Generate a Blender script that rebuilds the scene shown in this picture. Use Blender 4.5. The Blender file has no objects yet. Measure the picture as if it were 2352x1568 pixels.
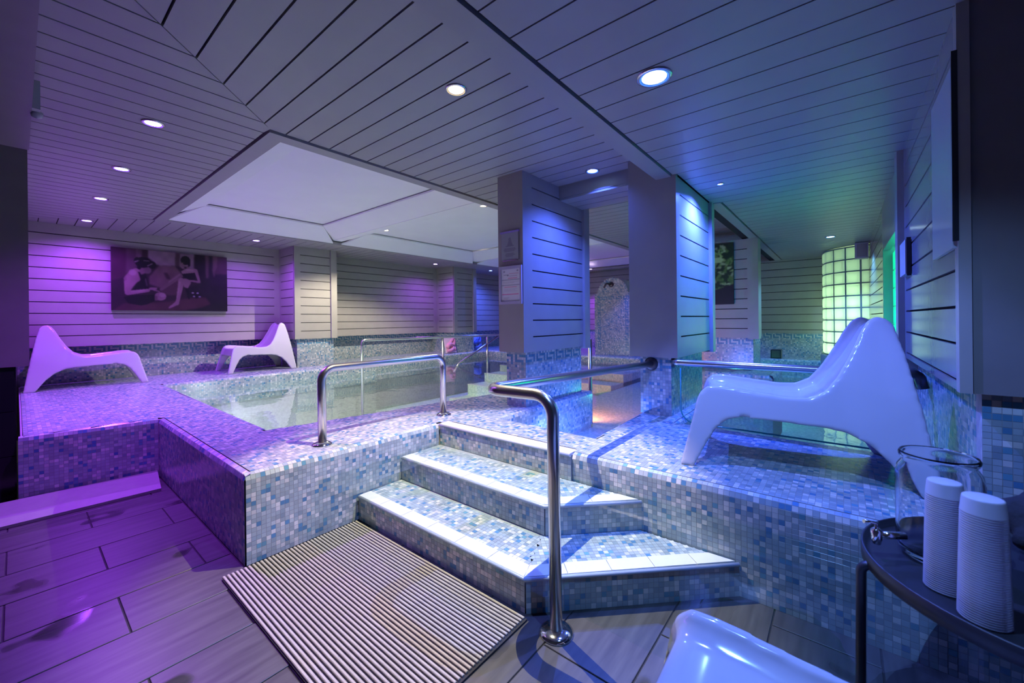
import bpy, math, random
import numpy as np
from mathutils import Matrix, Vector
random.seed(7); RNG = np.random.default_rng(11)
SC = bpy.context.scene; COL = SC.collection

# ------------------------------------------------------------------ camera, world, exposure, light levels
HD = math.radians(39.2); ROLL = math.radians(0.6)
fw = Vector((math.cos(HD), math.sin(HD), 0)); rt = Vector((math.sin(HD), -math.cos(HD), 0)); up = Vector((0, 0, 1))
rt2 = rt*math.cos(ROLL) - up*math.sin(ROLL); up2 = up*math.cos(ROLL) + rt*math.sin(ROLL)
CAMP = Vector((0, 0, 1.137))
cd = bpy.data.cameras.new('camera'); cam = bpy.data.objects.new('camera', cd); COL.objects.link(cam)
cd.sensor_width = 36; cd.lens = 928/2352*36; cd.shift_y = -49/2352; cd.clip_start = 0.02
M = Matrix.Identity(4)
for i in range(3):
    M[i][0] = rt2[i]; M[i][1] = up2[i]; M[i][2] = -fw[i]; M[i][3] = CAMP[i]
cam.matrix_world = M
cd.dof.use_dof = True; cd.dof.focus_distance = 2.3; cd.dof.aperture_fstop = 3.2
SC.camera = cam
W = bpy.data.worlds.new('world'); SC.world = W; W.use_nodes = True
W.node_tree.nodes['Background'].inputs[0].default_value = (0.25, 0.22, 0.25, 1)
W.node_tree.nodes['Background'].inputs[1].default_value = 0.06
SC.view_settings.view_transform = 'Standard'; SC.view_settings.look = 'None'
SC.view_settings.exposure = 0.0; SC.view_settings.gamma = 1.0; SC.view_settings.use_curve_mapping = False
SC.cycles.use_denoising = True
SC.cycles.max_bounces = 8; SC.cycles.transparent_max_bounces = 12
SC.cycles.sample_clamp_indirect = 4.0
SC.cycles.caustics_reflective = False; SC.cycles.caustics_refractive = False
PURPLE = (0.34, 0.05, 1.0); WARM = (1.0, 0.90, 0.74); BLUE = (0.06, 0.12, 1.0); VIOLET = (0.12, 0.19, 1.0)
CYAN = (0.12, 0.45, 1.0); GREEN = (0.05, 0.95, 0.55); POOLW = (0.86, 1.0, 0.84); ORANGE = (1.0, 0.26, 0.08)

# ------------------------------------------------------------------ helpers
class MB:
    def __init__(s): s.v = []; s.f = []
    def add(s, vs, fs):
        n = len(s.v); s.v += [tuple(v) for v in vs]; s.f += [tuple(i+n for i in f) for f in fs]; return s
    def box(s, x0, x1, y0, y1, z0, z1):
        return s.add([(x0,y0,z0),(x1,y0,z0),(x1,y1,z0),(x0,y1,z0),(x0,y0,z1),(x1,y0,z1),(x1,y1,z1),(x0,y1,z1)],
                     [(3,2,1,0),(4,5,6,7),(0,1,5,4),(1,2,6,5),(2,3,7,6),(3,0,4,7)])
    def cbox(s, x0, x1, y0, y1, z0, z1, c):
        """box with chamfered top and vertical edges"""
        def ring(i, z): return [(x0+i+0,y0+i+0,z),(x1-i,y0+i,z),(x1-i,y1-i,z),(x0+i,y1-i,z)]
        vs = ring(0,z0)+ring(0,z1-c)+ring(c,z1)
        return s.add(vs, [(3,2,1,0)]+[(a+k,a+(k+1)%4,a+4+(k+1)%4,a+4+k) for a in (0,4) for k in range(4)]+[(8,9,10,11)])
    def prism(s, poly, z0, z1):
        area = sum(a[0]*b[1]-b[0]*a[1] for a, b in zip(poly, poly[1:]+poly[:1]))
        if area < 0: poly = poly[::-1]
        n = len(poly)
        return s.add([(x,y,z0) for x,y in poly]+[(x,y,z1) for x,y in poly],
                     [tuple(range(n-1,-1,-1)), tuple(range(n,2*n))]+[(k,(k+1)%n,n+(k+1)%n,n+k) for k in range(n)])
    def obox(s, a, b, n, o0, o1, z0, z1):
        """box along a->b (XY), between offsets o0..o1 along the unit normal n"""
        p = [(a[0]+n[0]*o0,a[1]+n[1]*o0),(b[0]+n[0]*o0,b[1]+n[1]*o0),(b[0]+n[0]*o1,b[1]+n[1]*o1),(a[0]+n[0]*o1,a[1]+n[1]*o1)]
        return s.prism(p, z0, z1)
    def tube(s, pts, r, seg=14, caps=True):
        pts = [Vector(p) for p in pts]; rings = []
        t = (pts[1]-pts[0]).normalized(); ref = Vector((0,0,1)) if abs(t.z) < .9 else Vector((1,0,0))
        u = t.cross(ref).normalized()
        for i, p in enumerate(pts):
            if i == 0: t2 = pts[1]-pts[0]
            elif i == len(pts)-1: t2 = pts[-1]-pts[-2]
            else: t2 = (pts[i+1]-pts[i]).normalized()+(pts[i]-pts[i-1]).normalized()
            t2.normalize(); u = (u - t2*u.dot(t2)).normalized(); w = t2.cross(u)
            rr = r[i] if isinstance(r, (list, tuple)) else r
            rings.append([p+u*rr*math.cos(2*math.pi*k/seg)+w*rr*math.sin(2*math.pi*k/seg) for k in range(seg)])
        n = len(s.v); s.v += [tuple(q) for R_ in rings for q in R_]
        for i in range(len(rings)-1):
            for k in range(seg):
                a = n+i*seg+k; b = n+i*seg+(k+1)%seg
                s.f.append((a,b,b+seg,a+seg))
        if caps:
            s.f.append(tuple(n+k for k in range(seg-1,-1,-1))); m = n+(len(rings)-1)*seg; s.f.append(tuple(m+k for k in range(seg)))
        return s
    def lathe(s, prof, c=(0,0,0), seg=32, axis='z', cap=True):
        n = len(s.v); prof = list(prof)
        for r, h in prof:
            for k in range(seg):
                a = 2*math.pi*k/seg; x, y, z = r*math.cos(a), r*math.sin(a), h
                if axis == 'x': x, y, z = z, x, y
                if axis == 'y': x, y, z = y, z, x
                s.v.append((c[0]+x,c[1]+y,c[2]+z))
        for i in range(len(prof)-1):
            for k in range(seg):
                a = n+i*seg+k; b = n+i*seg+(k+1)%seg
                s.f.append((a,b,b+seg,a+seg))
        if not cap: return s
        if prof[0][0] > 1e-6: s.f.append(tuple(n+k for k in range(seg-1,-1,-1)))
        if prof[-1][0] > 1e-6: m = n+(len(prof)-1)*seg; s.f.append(tuple(m+k for k in range(seg)))
        return s
    def mesh(s, name, mat, smooth=False):
        me = bpy.data.meshes.new(name); me.from_pydata(s.v, [], s.f); me.update()
        if mat: me.materials.append(mat)
        if smooth:
            me.polygons.foreach_set('use_smooth', [len(p.vertices) <= 4 for p in me.polygons])
        return me
    def build(s, name, mat, parent=None, smooth=False):
        return link(name, s.mesh(name, mat, smooth), parent)

def link(name, me, parent=None):
    o = bpy.data.objects.new(name, me); COL.objects.link(o)
    if parent is not None:
        o.parent = parent; o.location = -Vector(parent.location) if parent.parent is None else (0,0,0)
    return o
def tag(o, label=None, cat=None, group=None, kind=None):
    if label: o['label'] = label
    if cat: o['category'] = cat
    if group: o['group'] = group
    if kind: o['kind'] = kind
    return o
def thing(name, loc, label, cat, group=None, kind=None):
    o = bpy.data.objects.new(name, None); COL.objects.link(o); o.location = loc; o.empty_display_size = .05
    return tag(o, label, cat, group, kind)
def fillet(pts, r, n=7):
    """round the corners of a 3D polyline"""
    pts = [Vector(p) for p in pts]; out = [pts[0]]
    for i in range(1, len(pts)-1):
        a, b, c = pts[i-1], pts[i], pts[i+1]; d1 = (a-b).normalized(); d2 = (c-b).normalized()
        ang = d1.angle(d2); t = min(r/math.tan(ang/2), (a-b).length*.49, (c-b).length*.49)
        rr = t*math.tan(ang/2); bis = (d1+d2).normalized(); cen = b+bis*(rr/math.sin(ang/2))
        s0 = b+d1*t-cen; s1 = b+d2*t-cen; tot = s0.angle(s1); ax = s0.cross(s1).normalized()
        for k in range(n+1): out.append(cen+Matrix.Rotation(tot*k/n, 3, ax) @ s0)
    out.append(pts[-1]); return out

# ------------------------------------------------------------------ materials
def mat(name, col, rough=.5, metal=0, spec=.5, coat=0, noise=0, nscale=20, bump=0, bscale=60, trans=0, ior=1.45, emit=None, estr=0, stretch=(1,1,1)):
    m = bpy.data.materials.new(name); m.use_nodes = True; nt = m.node_tree; b = nt.nodes['Principled BSDF']
    b.inputs['Base Color'].default_value = (*col, 1); b.inputs['Roughness'].default_value = rough; b.inputs['Metallic'].default_value = metal
    b.inputs['Specular IOR Level'].default_value = spec; b.inputs['Coat Weight'].default_value = coat
    b.inputs['Transmission Weight'].default_value = trans; b.inputs['IOR'].default_value = ior
    if emit: b.inputs['Emission Color'].default_value = (*emit, 1); b.inputs['Emission Strength'].default_value = estr
    if noise or bump:
        tc = nt.nodes.new('ShaderNodeTexCoord'); mp = nt.nodes.new('ShaderNodeMapping'); mp.inputs['Scale'].default_value = stretch
        nt.links.new(tc.outputs['Object'], mp.inputs['Vector'])
    if noise:
        n = nt.nodes.new('ShaderNodeTexNoise'); n.inputs['Scale'].default_value = nscale; n.inputs['Detail'].default_value = 5
        r = nt.nodes.new('ShaderNodeValToRGB'); r.color_ramp.elements[0].position = .3; r.color_ramp.elements[1].position = .7
        r.color_ramp.elements[0].color = (*[c*(1-noise) for c in col], 1); r.color_ramp.elements[1].color = (*[min(1,c*(1+noise)) for c in col], 1)
        nt.links.new(mp.outputs[0], n.inputs['Vector']); nt.links.new(n.outputs['Fac'], r.inputs[0]); nt.links.new(r.outputs[0], b.inputs['Base Color'])
    if bump:
        n2 = nt.nodes.new('ShaderNodeTexNoise'); n2.inputs['Scale'].default_value = bscale; n2.inputs['Detail'].default_value = 3
        bp = nt.nodes.new('ShaderNodeBump'); bp.inputs['Strength'].default_value = bump; bp.inputs['Distance'].default_value = .01
        nt.links.new(mp.outputs[0], n2.inputs['Vector']); nt.links.new(n2.outputs['Fac'], bp.inputs['Height']); nt.links.new(bp.outputs[0], b.inputs['Normal'])
    return m
def attr_mat(name, rough=.2, spec=.5, attr='col', bump=0):
    m = bpy.data.materials.new(name); m.use_nodes = True; nt = m.node_tree; b = nt.nodes['Principled BSDF']
    a = nt.nodes.new('ShaderNodeAttribute'); a.attribute_name = attr
    n = nt.nodes.new('ShaderNodeTexNoise'); n.inputs['Scale'].default_value = 9; tc = nt.nodes.new('ShaderNodeTexCoord')
    nt.links.new(tc.outputs['Object'], n.inputs['Vector'])
    mx = nt.nodes.new('ShaderNodeMix'); mx.data_type = 'RGBA'; mx.blend_type = 'MULTIPLY'; mx.inputs['Factor'].default_value = .25 if bump else 0
    nt.links.new(a.outputs['Color'], mx.inputs['A']); nt.links.new(n.outputs['Fac'], mx.inputs['B'])
    nt.links.new(mx.outputs['Result'], b.inputs['Base Color']); b.inputs['Roughness'].default_value = rough; b.inputs['Specular IOR Level'].default_value = spec
    if bump:
        bp = nt.nodes.new('ShaderNodeBump'); bp.inputs['Strength'].default_value = bump; bp.inputs['Distance'].default_value = .004
        n2 = nt.nodes.new('ShaderNodeTexNoise'); n2.inputs['Scale'].default_value = 45; nt.links.new(tc.outputs['Object'], n2.inputs['Vector'])
        nt.links.new(n2.outputs['Fac'], bp.inputs['Height']); nt.links.new(bp.outputs[0], b.inputs['Normal'])
    return m
def sheet_glass(name, tint, ior=1.45, wave=0, gloss=.02):
    """thin clear layer: transparent body with a Fresnel reflection"""
    m = bpy.data.materials.new(name); m.use_nodes = True; nt = m.node_tree; nt.nodes.remove(nt.nodes['Principled BSDF'])
    out = nt.nodes['Material Output']; tr = nt.nodes.new('ShaderNodeBsdfTransparent'); tr.inputs[0].default_value = (*tint, 1)
    gl = nt.nodes.new('ShaderNodeBsdfGlossy'); gl.inputs['Roughness'].default_value = gloss; gl.inputs['Color'].default_value = (.95,.97,1,1)
    fr = nt.nodes.new('ShaderNodeFresnel'); fr.inputs['IOR'].default_value = ior; mx = nt.nodes.new('ShaderNodeMixShader')
    nt.links.new(fr.outputs[0], mx.inputs[0]); nt.links.new(tr.outputs[0], mx.inputs[1]); nt.links.new(gl.outputs[0], mx.inputs[2]); nt.links.new(mx.outputs[0], out.inputs[0])
    if wave:
        tc = nt.nodes.new('ShaderNodeTexCoord'); n = nt.nodes.new('ShaderNodeTexNoise'); n.inputs['Scale'].default_value = 5.5; n.inputs['Detail'].default_value = 2
        nt.links.new(tc.outputs['Object'], n.inputs['Vector']); bp = nt.nodes.new('ShaderNodeBump'); bp.inputs['Strength'].default_value = wave; bp.inputs['Distance'].default_value = .02
        nt.links.new(n.outputs['Fac'], bp.inputs['Height']); nt.links.new(bp.outputs[0], gl.inputs['Normal']); nt.links.new(bp.outputs[0], fr.inputs['Normal'])
    return m
PAINT = mat('taupe_paint', (.33,.31,.285), rough=.32, noise=.04, nscale=6, bump=.03, bscale=90)
GLOSSP = mat('glossy_taupe_paint', (.30,.285,.27), rough=.16, noise=.04, nscale=6, bump=.02, bscale=30)
CEIL = mat('ceiling_paint', (.29,.275,.27), rough=.42, noise=.03, nscale=5)
GAP = mat('dark_gap', (.012,.012,.014), rough=.9)
WHITE = mat('coffer_white', (.80,.79,.77), rough=.6, noise=.02, nscale=3)
DARKP = mat('dark_panel_paint', (.20,.18,.17), rough=.4, noise=.05, nscale=8)
BLACKT = mat('black_tile', (.012,.012,.014), rough=.15)
GROUT = mat('grout', (.36,.38,.39), rough=.8, noise=.15, nscale=40)
MOSA = attr_mat('glass_mosaic', rough=.22, bump=.025)
PRINT = attr_mat('printed_canvas', rough=.45, spec=.3)
PAPER = attr_mat('printed_paper', rough=.6, spec=.2)
STEEL = mat('brushed_steel', (.62,.60,.57), rough=.24, metal=1, bump=.02, bscale=300, stretch=(1,1,.05))
CHROME = mat('chrome', (.75,.75,.76), rough=.08, metal=1)
DKSTEEL = mat('dark_steel', (.10,.09,.09), rough=.35, metal=.8)
PLAST = mat('white_plastic', (.50,.50,.52), rough=.13, coat=.5, spec=.5)
CUPM = mat('white_cup_plastic', (.45,.43,.47), rough=.4, spec=.4)
BLACKM = mat('black_metal', (.02,.02,.025), rough=.4, spec=.5)
BLACKF = mat('black_fabric', (.012,.012,.013), rough=.85, noise=.3, nscale=60, bump=.4, bscale=40)
RIB = mat('mat_rib', (.40,.375,.31), rough=.6, noise=.08, nscale=30)
MATB = mat('mat_backing', (.02,.022,.025), rough=.8)
NOSE = mat('nosing_tile', (.72,.71,.68), rough=.3, noise=.04, nscale=12)
NOSEB = mat('bullnose_bluelit', (.40,.44,.52), rough=.25)  # blue light and edge shading on the white nosing, put into this colour
GLASS = sheet_glass('clear_glass', (.90,.97,.96), 1.5)
GLEDGE = mat('glass_edge', (.05,.30,.30), rough=.1)
WATER = sheet_glass('pool_water', (.90,.98,.95), 1.33, wave=.10, gloss=.015)
JARG = mat('jar_glass', (.97,.99,1), rough=.02, trans=1, ior=1.25)
BACKW = mat('plain_back_wall', (.25,.24,.24), rough=.7)

def floor_mat():
    m = mat('wood_look_tile', (.15,.145,.14), rough=.3); nt = m.node_tree; b = nt.nodes['Principled BSDF']
    tc = nt.nodes.new('ShaderNodeTexCoord'); mp = nt.nodes.new('ShaderNodeMapping'); mp.inputs['Scale'].default_value = (1.6,14,1)
    nt.links.new(tc.outputs['Object'], mp.inputs['Vector'])
    n = nt.nodes.new('ShaderNodeTexNoise'); n.inputs['Scale'].default_value = 2.2; n.inputs['Detail'].default_value = 6; nt.links.new(mp.outputs[0], n.inputs['Vector'])
    r = nt.nodes.new('ShaderNodeValToRGB'); r.color_ramp.elements[0].position=.3; r.color_ramp.elements[1].position=.72
    r.color_ramp.elements[0].color=(.052,.05,.049,1); r.color_ramp.elements[1].color=(.098,.095,.092,1); nt.links.new(n.outputs['Fac'], r.inputs[0])
    # wet patches: darker and glossier
    n2 = nt.nodes.new('ShaderNodeTexNoise'); n2.inputs['Scale'].default_value = 3.4; n2.inputs['Detail'].default_value = 2; nt.links.new(tc.outputs['Object'], n2.inputs['Vector'])
    r2 = nt.nodes.new('ShaderNodeValToRGB'); r2.color_ramp.elements[0].position=.60; r2.color_ramp.elements[1].position=.66
    nt.links.new(n2.outputs['Fac'], r2.inputs[0])
    mx = nt.nodes.new('ShaderNodeMix'); mx.data_type='RGBA'; mx.blend_type='MULTIPLY'; mx.inputs['B'].default_value=(.55,.55,.55,1)
    nt.links.new(r2.outputs[0], mx.inputs['Factor']); nt.links.new(r.outputs[0], mx.inputs['A']); nt.links.new(mx.outputs['Result'], b.inputs['Base Color'])
    mr = nt.nodes.new('ShaderNodeMapRange'); mr.inputs['To Min'].default_value=.36; mr.inputs['To Max'].default_value=.12
    nt.links.new(r2.outputs[0], mr.inputs['Value']); nt.links.new(mr.outputs[0], b.inputs['Roughness'])
    return m
FLOORT = floor_mat()
def pool_mat():
    """small square tiles for the under-water basin, far from the eye"""
    m = mat('pool_basin_tile', (.5,.6,.55), rough=.4); nt = m.node_tree; b = nt.nodes['Principled BSDF']
    tc = nt.nodes.new('ShaderNodeTexCoord'); sn = nt.nodes.new('ShaderNodeVectorMath'); sn.operation='SNAP'; sn.inputs[1].default_value=(.0213,.0213,.0213)
    nt.links.new(tc.outputs['Object'], sn.inputs[0]); wn = nt.nodes.new('ShaderNodeTexWhiteNoise'); nt.links.new(sn.outputs[0], wn.inputs['Vector'])
    r = nt.nodes.new('ShaderNodeValToRGB'); r.color_ramp.interpolation='CONSTANT'; e = r.color_ramp.elements
    e[0].color=(.55,.66,.60,1); e[1].position=.45; e[1].color=(.68,.77,.70,1)
    for p,c in ((.75,(.78,.83,.76,1)),(.9,(.42,.57,.56,1))): q=e.new(p); q.color=c
    nt.links.new(wn.outputs['Value'], r.inputs[0]); nt.links.new(r.outputs[0], b.inputs['Base Color']); return m
POOLT = pool_mat()
def translucent(name, col):
    m = bpy.data.materials.new(name); m.use_nodes = True; nt = m.node_tree; b = nt.nodes['Principled BSDF']; out = nt.nodes['Material Output']
    b.inputs['Base Color'].default_value=(*col,1); b.inputs['Roughness'].default_value=.12
    t = nt.nodes.new('ShaderNodeBsdfTranslucent'); t.inputs[0].default_value=(*col,1); mx = nt.nodes.new('ShaderNodeMixShader'); mx.inputs[0].default_value=.72
    nt.links.new(b.outputs[0], mx.inputs[1]); nt.links.new(t.outputs[0], mx.inputs[2]); nt.links.new(mx.outputs[0], out.inputs[0]); return m
GBLOCK = translucent('frosted_glass_block', (.82,.88,.84))
TBLOCK = translucent('teal_glass_block', (.30,.90,.75))
def lens_mat(name, col, s):
    return mat(name, (.02,.02,.02), emit=col, estr=s)
LENS = {'p': lens_mat('lens_purple', (.80,.62,1), 14), 'w': lens_mat('lens_warm', (1,.93,.80), 14), 'b': lens_mat('lens_blue', (.35,.55,1), 12), 'c': lens_mat('lens_cyan', (.70,.95,1), 12)}

RING = {'p': lens_mat('ring_purple', (.25,.08,1), 1.6), 'w': lens_mat('ring_warm', (1,.75,.4), .9), 'b': lens_mat('ring_blue', (.03,.14,1), 2.2), 'c': lens_mat('ring_cyan', (.05,.4,1), 1.8)}  # coloured glow on the lit rims, put in as emission
# ------------------------------------------------------------------ mosaic
PI_ = .0213
CLASSES = [((.36,.43,.46), .42), ((.45,.51,.53), .22), ((.66,.66,.65), .15), ((.28,.36,.41), .11), ((.10,.25,.42), .07), ((.14,.33,.43), .03)]
CCOL = np.array([c for c, _ in CLASSES]); CP = np.array([p for _, p in CLASSES]); CP = CP/CP.sum()
MEANDER = ["B.BBBB.", "B....B.", "BBBB.B."]
MBLUE = np.array((.10,.27,.42)); MPALE = np.array((.60,.64,.64))
class Mosaic:
    """collects tiles (centre, u, v, normal, colour class, colour)"""
    def __init__(s): s.c=[]; s.u=[]; s.v=[]; s.n=[]; s.col=[]; s.k=[]
    def sheet(s, p0, u, v, lu, lv, mask=None, frieze=None, bright=1.0, poff=0):
        """p0 corner, u/v unit directions, lengths; frieze = rows (counted from the v end) at which the key band starts"""
        p0=np.array(p0,float); u=np.array(u,float); v=np.array(v,float); n=np.cross(u,v)
        nu=max(1,int(round(lu/PI_))); nv=max(1,int(round(lv/PI_)))
        I,J=np.meshgrid(np.arange(nu),np.arange(nv),indexing='ij'); I=I.ravel(); J=J.ravel()
        C=p0+np.outer((I+.5)*lu/nu,u)+np.outer((J+.5)*lv/nv,v)
        k=RNG.choice(len(CCOL),size=len(I),p=CP); col=CCOL[k]*(RNG.uniform(.86,1.1,size=(len(I),1)))*bright
        if frieze is not None:
            r=nv-1-J-frieze
            for row in range(3):
                hit=(r==row); pat=np.array([ch=='B' for ch in MEANDER[row]])[(I+poff)%7]
                col[hit&pat]=MBLUE*RNG.uniform(.85,1.15,size=(int((hit&pat).sum()),1)); k[hit&pat]=4
                col[hit&~pat]=MPALE*RNG.uniform(.9,1.1,size=(int((hit&~pat).sum()),1)); k[hit&~pat]=1
        if mask is not None:
            m=mask(C); C=C[m]; k=k[m]; col=col[m]
        N=len(C)
        s.c.append(C); s.k.append(k); s.col.append(np.clip(col,0,.85))
        s.u.append(np.tile(u*lu/nu,(N,1))); s.v.append(np.tile(v*lv/nv,(N,1))); s.n.append(np.tile(n,(N,1)))
    def build(s, parent, singles=0, name='mosaic_tiles', thick=.010):
        C=np.concatenate(s.c); U=np.concatenate(s.u); V=np.concatenate(s.v); N=np.concatenate(s.n); K=np.concatenate(s.k); COLR=np.concatenate(s.col)
        ALL=(C,U,V,N)
        if singles:
            d=C-np.array(CAMP); dist=np.linalg.norm(d,axis=1); f=d@np.array(fw)
            facing=-(d*N).sum(1)/dist; ok=(f>.3)&(np.abs(d@np.array(rt)/np.maximum(f,.1))<1.2)&(d[:,2]/np.maximum(f,.1)>-.86)
            score=np.where(ok&(facing>0),facing/dist**2,-1); idx=np.argsort(-score)[:singles]
            meshes={}
            for i in idx:
                kk=int(K[i])
                if kk not in meshes:
                    b=MB().cbox(-.462*PI_,.462*PI_,-.462*PI_,.462*PI_,-.0005,.0004,.0003); me=b.mesh('tile',MOSA); paint(me,CCOL[kk]); meshes[kk]=me
                o=link('tile',meshes[kk],parent); m=Matrix.Identity(4); u=U[i]/np.linalg.norm(U[i]); v=V[i]/np.linalg.norm(V[i])
                for r_ in range(3): m[r_][0]=u[r_]; m[r_][1]=v[r_]; m[r_][2]=N[i][r_]; m[r_][3]=C[i][r_]-parent.location[r_]
                o.matrix_local=m
            keep=np.ones(len(C),bool); keep[idx]=False
            C,U,V,N,COLR=C[keep],U[keep],V[keep],N[keep],COLR[keep]
        GC_,GU,GV,GN=ALL
        n=len(C)
        if n==0: return
        sg=[(-1,-1),(1,-1),(1,1),(-1,1)]; top=[C+U*(.455*a)+V*(.455*b)+N*.0004 for a,b in sg]; bot=[C+U*(.462*a)+V*(.462*b)-N*.0004 for a,b in sg]
        gn=len(GC_); GP=np.stack([GC_+GU*(.5*a)+GV*(.5*b)-GN*.0003 for a,b in sg],1).reshape(-1,3)
        P=np.concatenate([np.stack(top+bot,1).reshape(-1,3),GP])-np.array(parent.location); base=(np.arange(n)*8)[:,None]
        q=np.array([[0,1,2,3],[4,5,1,0],[5,6,2,1],[6,7,3,2],[7,4,0,3]]); F=np.concatenate([(base[:,None,:]+q[None]).reshape(-1,4),n*8+np.arange(gn*4).reshape(-1,4)])
        me=bpy.data.meshes.new(name); me.vertices.add(len(P)); me.vertices.foreach_set('co',P.ravel()); me.loops.add(F.size); me.loops.foreach_set('vertex_index',F.ravel().astype(np.int32))
        me.polygons.add(len(F)); me.polygons.foreach_set('loop_start',np.arange(0,F.size,4,dtype=np.int32)); me.update(calc_edges=True)
        a=me.attributes.new('col','FLOAT_COLOR','FACE'); cc=np.concatenate([np.concatenate([np.repeat(COLR,5,axis=0),np.tile((.33,.345,.35),(gn,1))]),np.ones((len(F),1))],1); a.data.foreach_set('color',cc.ravel())
        sf=me.attributes.new('sharp_face','BOOLEAN','FACE'); sf.data.foreach_set('value',np.ones(len(F),bool))
        me.materials.append(MOSA); o=bpy.data.objects.new(name,me); COL.objects.link(o); o.parent=parent; o['kind']='stuff'
        return o
def paint(me, col):
    a=me.attributes.new('col','FLOAT_COLOR','FACE'); a.data.foreach_set('color',np.tile((*col,1.0),len(me.polygons)).ravel())
def in_poly(poly):
    P=np.array(poly)
    def f(C):
        x=C[:,0]; y=C[:,1]; r=np.zeros(len(C),bool); j=len(P)-1
        for i in range(len(P)):
            xi,yi=P[i]; xj,yj=P[j]
            c=((yi>y)!=(yj>y))&(x<(xj-xi)*(y-yi)/(yj-yi+1e-12)+xi); r^=c; j=i
        return r
    return f
def edge_strip(mo, a, b, n, z0, ztop, r=.03, frieze=None):
    """mosaic up a wall face along a->b (XY) with outward normal n, rounded over at the top edge"""
    a=np.array(a); b=np.array(b); n=np.array(n); d=b-a; L=np.linalg.norm(d); d=d/L
    # keep the sheet normal pointing along n
    if (d[1]*1, -d[0]*1) and (np.array((d[1],-d[0]))@n) < 0: a,b=b,a; d=-d
    u=(d[0],d[1],0)
    mo.sheet((a[0],a[1],z0),u,(0,0,1),L,ztop-r-z0,frieze=frieze)
    for k in range(2):
        t0=math.pi/2*k/2; t1=math.pi/2*(k+1)/2
        q0=np.array((a[0]-n[0]*(r-r*math.cos(t0)),a[1]-n[1]*(r-r*math.cos(t0)),ztop-r+r*math.sin(t0)))
        q1=np.array((a[0]-n[0]*(r-r*math.cos(t1)),a[1]-n[1]*(r-r*math.cos(t1)),ztop-r+r*math.sin(t1)))
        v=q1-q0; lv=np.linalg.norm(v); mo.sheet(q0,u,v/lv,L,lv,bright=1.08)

# ------------------------------------------------------------------ cladding
def cladding(parent, a, b, n, z0, z1, grooves, lm=.05, rm=.05, m=None, depth=.018, gap=.010, back=.05):
    """horizontal boards between dark grooves on a vertical face a->b; the boards' faces lie on the line a-b"""
    m=m or PAINT; a=Vector((*a,0)); b=Vector((*b,0)); d=(b-a).normalized(); L=(b-a).length; nn=(n[0],n[1])
    P=lambda t:(a.x+d.x*t,a.y+d.y*t)
    MB().obox(P(0),P(L),nn,-back,-depth,z0,z1).build('backing_panel',GAP,parent)
    gs=sorted(grooves); zs=[z0]+[g for g in gs if z0<g<z1]+[z1]
    for i in range(len(zs)-1):
        lo=zs[i]+(gap/2 if i else 0); hi=zs[i+1]-(gap/2 if i<len(zs)-2 else 0)
        MB().obox(P(lm),P(L-rm),nn,-depth,0,lo,hi).build('cladding_board',m,parent)
    if lm>0: MB().obox(P(0),P(lm),nn,-depth,0,z0,z1).build('corner_board',m,parent)
    if rm>0: MB().obox(P(L-rm),P(L),nn,-depth,0,z0,z1).build('corner_board',m,parent)
def struct(name, label, cat, loc=(0,0,0)):
    return thing(name, loc, label, cat, kind='structure')
DZ=.427; WZ=.30; CZ=2.33; RZ=2.15
GR=[2.207-.1335*i for i in range(10)]

# ------------------------------------------------------------------ floor
floor=struct('floor','grey wood-look tile floor in front of the raised pool deck','floor')
MB().box(-1.7,2.0,-1.7,4.2,-.06,-.004).build('floor_bed',mat('floor_joint',(.025,.024,.024),rough=.8),floor)
rows=[2.04+.305*k for k in range(-12,7)]
for j,y in enumerate(rows):
    ph=.26 if (j%2==0) else .56
    x=ph-.6*4
    while x<1.9:
        x0=max(x+.0025,-1.65); x1=min(x+.5975,1.92); y0=y+.0025; y1=min(y+.3025,4.12)
        if x1-x0>.02 and y1-y0>.02:
            # tiles stop at the deck walls
            if not (x0>.68 and y0>2.17):
                if y1>2.18 and x1>.67: x1=.66
                if x1-x0>.02: MB().cbox(x0,x1,y0,y1,-.012,.0,.0015).build('floor_tile',FLOORT,floor)
        x+=.6

# ------------------------------------------------------------------ ceiling
PB=.1425
ceil=struct('ceiling','pale grey boarded ceiling with dark grooves and mitred corner around the coffer','ceiling')
MB().prism([(-1.7,1.04),(9.4,1.04),(9.4,2.72),(.99,2.72),(.99,6.1),(9.4,6.1),(9.4,7.4),(-1.7,7.4)],CZ+.016,CZ+.06).build('backing_panel',GAP,ceil)
MIT=1.725
g=.0045
x=.945-PB*18
while x<9.3:                                       # boards running along Y beside the beam
    a,b=x+g,x+PB-g
    if b<1.0-.001: poly=[(a,1.04),(b,1.04),(b,b+MIT-.004),(a,a+MIT-.004)]
    else: poly=[(a,1.04),(b,1.04),(b,2.725),(max(a,.995),2.725)]+([(a,a+MIT-.004)] if a<.995 else [])
    if min(b+MIT,a+MIT)>1.1: MB().prism(poly,CZ,CZ+.016).build('ceiling_board',CEIL,ceil)
    x+=PB
y=2.378-PB*9
while y<7.2:                                       # boards running along X on the left
    a,b=y+g,min(y+PB-g,7.2)
    def xe(t): return (t-MIT if t<2.725 else (.99 if t<6.09 else .99-(t-6.09)))-.003
    poly=[(-1.6,a),(xe(a),a)]+([(xe(2.7249),2.7249)] if a<2.725<b else [])+([(.987,6.09)] if a<6.09<b else [])+[(xe(b),b),(-1.6,b)]
    if xe(a)>-1.5: MB().prism(poly,CZ,CZ+.016).build('ceiling_board',CEIL,ceil)
    y+=PB
x=.02
while x<9.3:                                       # far boards running along Y
    a,b=x+g,x+PB-g
    ya=6.095+max(0,.99-a); yb=6.095+max(0,.99-b)
    MB().prism([(a,ya),(b,yb),(b,7.2),(a,7.2)],CZ,CZ+.016).build('ceiling_board',CEIL,ceil)
    x+=PB
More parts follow.
